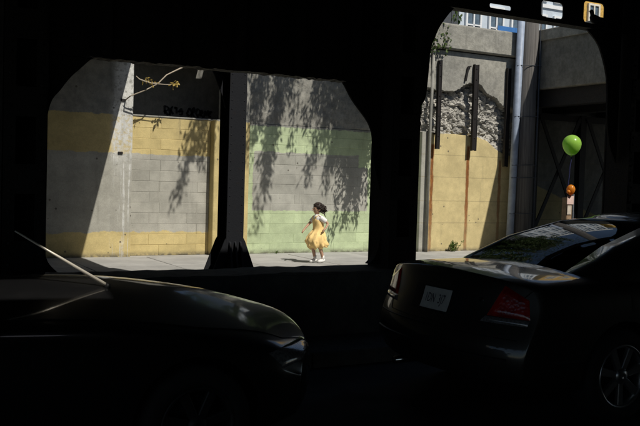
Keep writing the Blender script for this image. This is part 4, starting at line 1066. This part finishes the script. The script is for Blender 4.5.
for k in range(700):
    c = Vector((random.uniform(7.8, 12.2), random.uniform(13.0, 17.8), random.uniform(7.2, 9.4))); leaves(lm, c, 5, 0.16)
lm.build('crown', M['leaf'], t); bm_.build('branches', M['bark'], t)
# foliage hanging from the wall top in the corner of the right bay
random.seed(8)
t = empty('hanging_shrub', (11.7, 15.95, 5.2), 'small green shrub hanging over the wall top above the cream wall', 'shrub')
lm = MB(); bm_ = MB()
for k in range(8):
    p = Vector((random.uniform(11.45, 11.85), 15.9, random.uniform(5.15, 5.3))); pts = [p+Vector((0, .5, -.05)), p.copy()]
    for q in range(7):
        p = p+Vector((random.gauss(-.01, .05), random.gauss(-.02, .02), -random.uniform(.04, .13))); pts.append(p.copy()); leaves(lm, p, 6, .06, .085, .028)
    bm_.tube(pts, [0.012]*2+[0.006]*(len(pts)-2), 5)
lm.build('foliage', M['leaf'], t); bm_.build('stems', M['bark'], t)
# dry sunlit twig in front of the niche
t = empty('dry_twig', (4.7, 16.15, 3.0), 'pale dry twig with withered leaves, in front of the dark niche', 'twig')
MB().tube([(4.66, 16.17, 2.98), (4.70, 15.95, 3.05), (4.95, 15.82, 3.17), (5.18, 15.8, 3.31), (5.34, 15.8, 3.48), (5.52, 15.8, 3.58), (5.67, 15.8, 3.66)], [.014, .012, .011, .012, .012, .014, .016], 6).build('stem', M['twig'], t)
MB().tube([(5.18, 15.8, 3.31), (5.05, 15.78, 3.30), (4.90, 15.77, 3.33), (4.80, 15.76, 3.36), (4.74, 15.76, 3.41)], [.011, .013, .012, .010, .006], 6).build('branchlet', M['twig'], t)
MB().tube([(5.18, 15.8, 3.30), (5.35, 15.79, 3.30), (5.50, 15.78, 3.32)], [.009, .007, .004], 6).build('branchlet', M['twig'], t)
random.seed(4); lm = MB(); leaves(lm, (5.49, 15.77, 3.33), 16, .035, .10, .03, 0); leaves(lm, (4.93, 15.76, 3.36), 9, .03, .08, .025, 0); leaves(lm, (5.08, 15.77, 3.31), 7, .03, .07, .02, 0); lm.build('withered_leaves', M['leaf_dry'], t)
# weeds at the foot of the walls
def weed(x, y, h, n, label):
    t = empty('weed', (x, y, 0), label, 'weed', 'weeds along the foot of the walls'); lm = MB(); bm_ = MB()
    for k in range(n):
        p = Vector((x+random.gauss(0, h*.2), y+random.gauss(0, .02), 0)); d = Vector((random.gauss(0, .35), random.gauss(-.1, .2), 1)); q = p+d*h*random.uniform(.5, 1)
        bm_.tube([p, p.lerp(q, .5), q], [.005, .004, .002], 4)
        for f in (.3, .5, .7, .9, 1): leaves(lm, p.lerp(q, f), 3, h*.05, h*.26, h*.05, -.6)
    bm_.build('stems', M['weed'], t); lm.build('leaves', M['weed'], t)
weed(12.36, 15.9, 0.24, 14, 'green weed at the foot of the cream wall, near the sedan')
weed(7.98, 16.24, 0.06, 7, 'tiny dark weed at the foot of the green wall')

# ================================================================== BEHIND THE WALL
t = empty('board_shed', (12.95, 17.2, 5.0), 'dark grey boarded shed corner on top of the wall', 'shed')
for k in range(7): MB().box(11.5+k*0.232, 11.5+k*0.232+0.224, 16.95+(k % 2)*.006, 16.99, 5.0, 7.4).build('board', M['steel_grey'], t)
MB().box(11.5, 13.12, 17.0, 18.0, 5.0, 7.4).build('wall', M['steel_grey'], t)
def building(name, label, x0, x1, y, zt, wallmat, cols, rows, z0, fh, fw, winw, winh, framemat, panemat):
    t = empty(name, ((x0+x1)/2, y, 5.0), label, 'building')
    MB().box(x0, x1, y, y+12, 5.0, zt).build('wall', wallmat, t)
    MB().box(x0-.2, x1+.2, y-.25, y+12.2, zt, zt+.5).build('cornice', framemat, t)
    fm = pm = None
    for r in range(rows):
        for c in range(cols):
            cx = x0+fw*(c+.5); z = z0+fh*r
            if fm is None:
                a = MB(); W_, H_ = winw/2, winh
                for bx_ in ((-W_, -W_+.12, 0, H_), (W_-.12, W_, 0, H_), (-W_+.12, W_-.12, 0, .12), (-W_+.12, W_-.12, H_-.12, H_), (-.05, .05, .12, H_-.12), (-W_+.12, W_-.12, H_*.5-.04, H_*.5+.04)):
                    a.box(bx_[0], bx_[1], -.14, .02, bx_[2], bx_[3])
                f = a.build('window_frame', framemat, t); fm = f.data
                p = MB().box(-W_+.06, W_-.06, -.06, .01, .06, H_-.06).build('pane', panemat, f); pm = p.data; p.location = (0, 0, 0)
            else:
                f = bpy.data.objects.new('window_frame', fm); COL.objects.link(f); f.parent = t
                p = bpy.data.objects.new('pane', pm); COL.objects.link(p); p.parent = f
            f.location = Vector((cx, y, z))-t.location
        MB().box(x0, x1, y-.10, y-.002, z0+fh*r-.38, z0+fh*r-.16).build('string_course', framemat, t)
    return t
PANE = simple('blue_window_glass', (0.10, 0.14, 0.18), 0.08, 0.0, 0.3, 3, 0.8)
building('apartment_building', 'pale blue building with white framed windows, far above the wall', 26.0, 39.6, 40, 22, simple('pale_blue_render', (0.50, 0.56, 0.62), 0.8, 0, 0.06, 2), 8, 4, 9.5, 3.3, 1.7, 1.15, 2.5, simple('white_frame', (0.75, 0.76, 0.76), 0.6, 0, 0.04), PANE)
building('brick_building', 'yellow brick building with white windows, seen past the pigeon', 40.2, 52, 39.5, 21, simple('yellow_brick', (0.55, 0.34, 0.08), 0.9, 0, 0.25, 9), 7, 4, 8.1, 3.0, 1.66, 1.0, 1.9, simple('cream_frame', (0.70, 0.66, 0.56), 0.6, 0, 0.05), PANE)
t = empty('blue_hoarding', (30, 30, 5.0), 'bright blue board fence beyond the wall top', 'fence')
BLUE = simple('blue_paint', (0.04, 0.16, 0.42), 0.6, 0, 0.1, 3)
bd = None
for k in range(22):
    if bd is None:
        p = MB().box(0, .985, 0, .05, 5.0, 8.62).build('panel', BLUE, t); bd = p.data
    else:
        p = bpy.data.objects.new('panel', bd); COL.objects.link(p); p.parent = t
    p.location = Vector((25.4+k*0.99, 30, 0))-t.location
MB().box(25.4, 47, 30.06, 30.14, 8.2, 8.32).build('rail', BLUE, t)
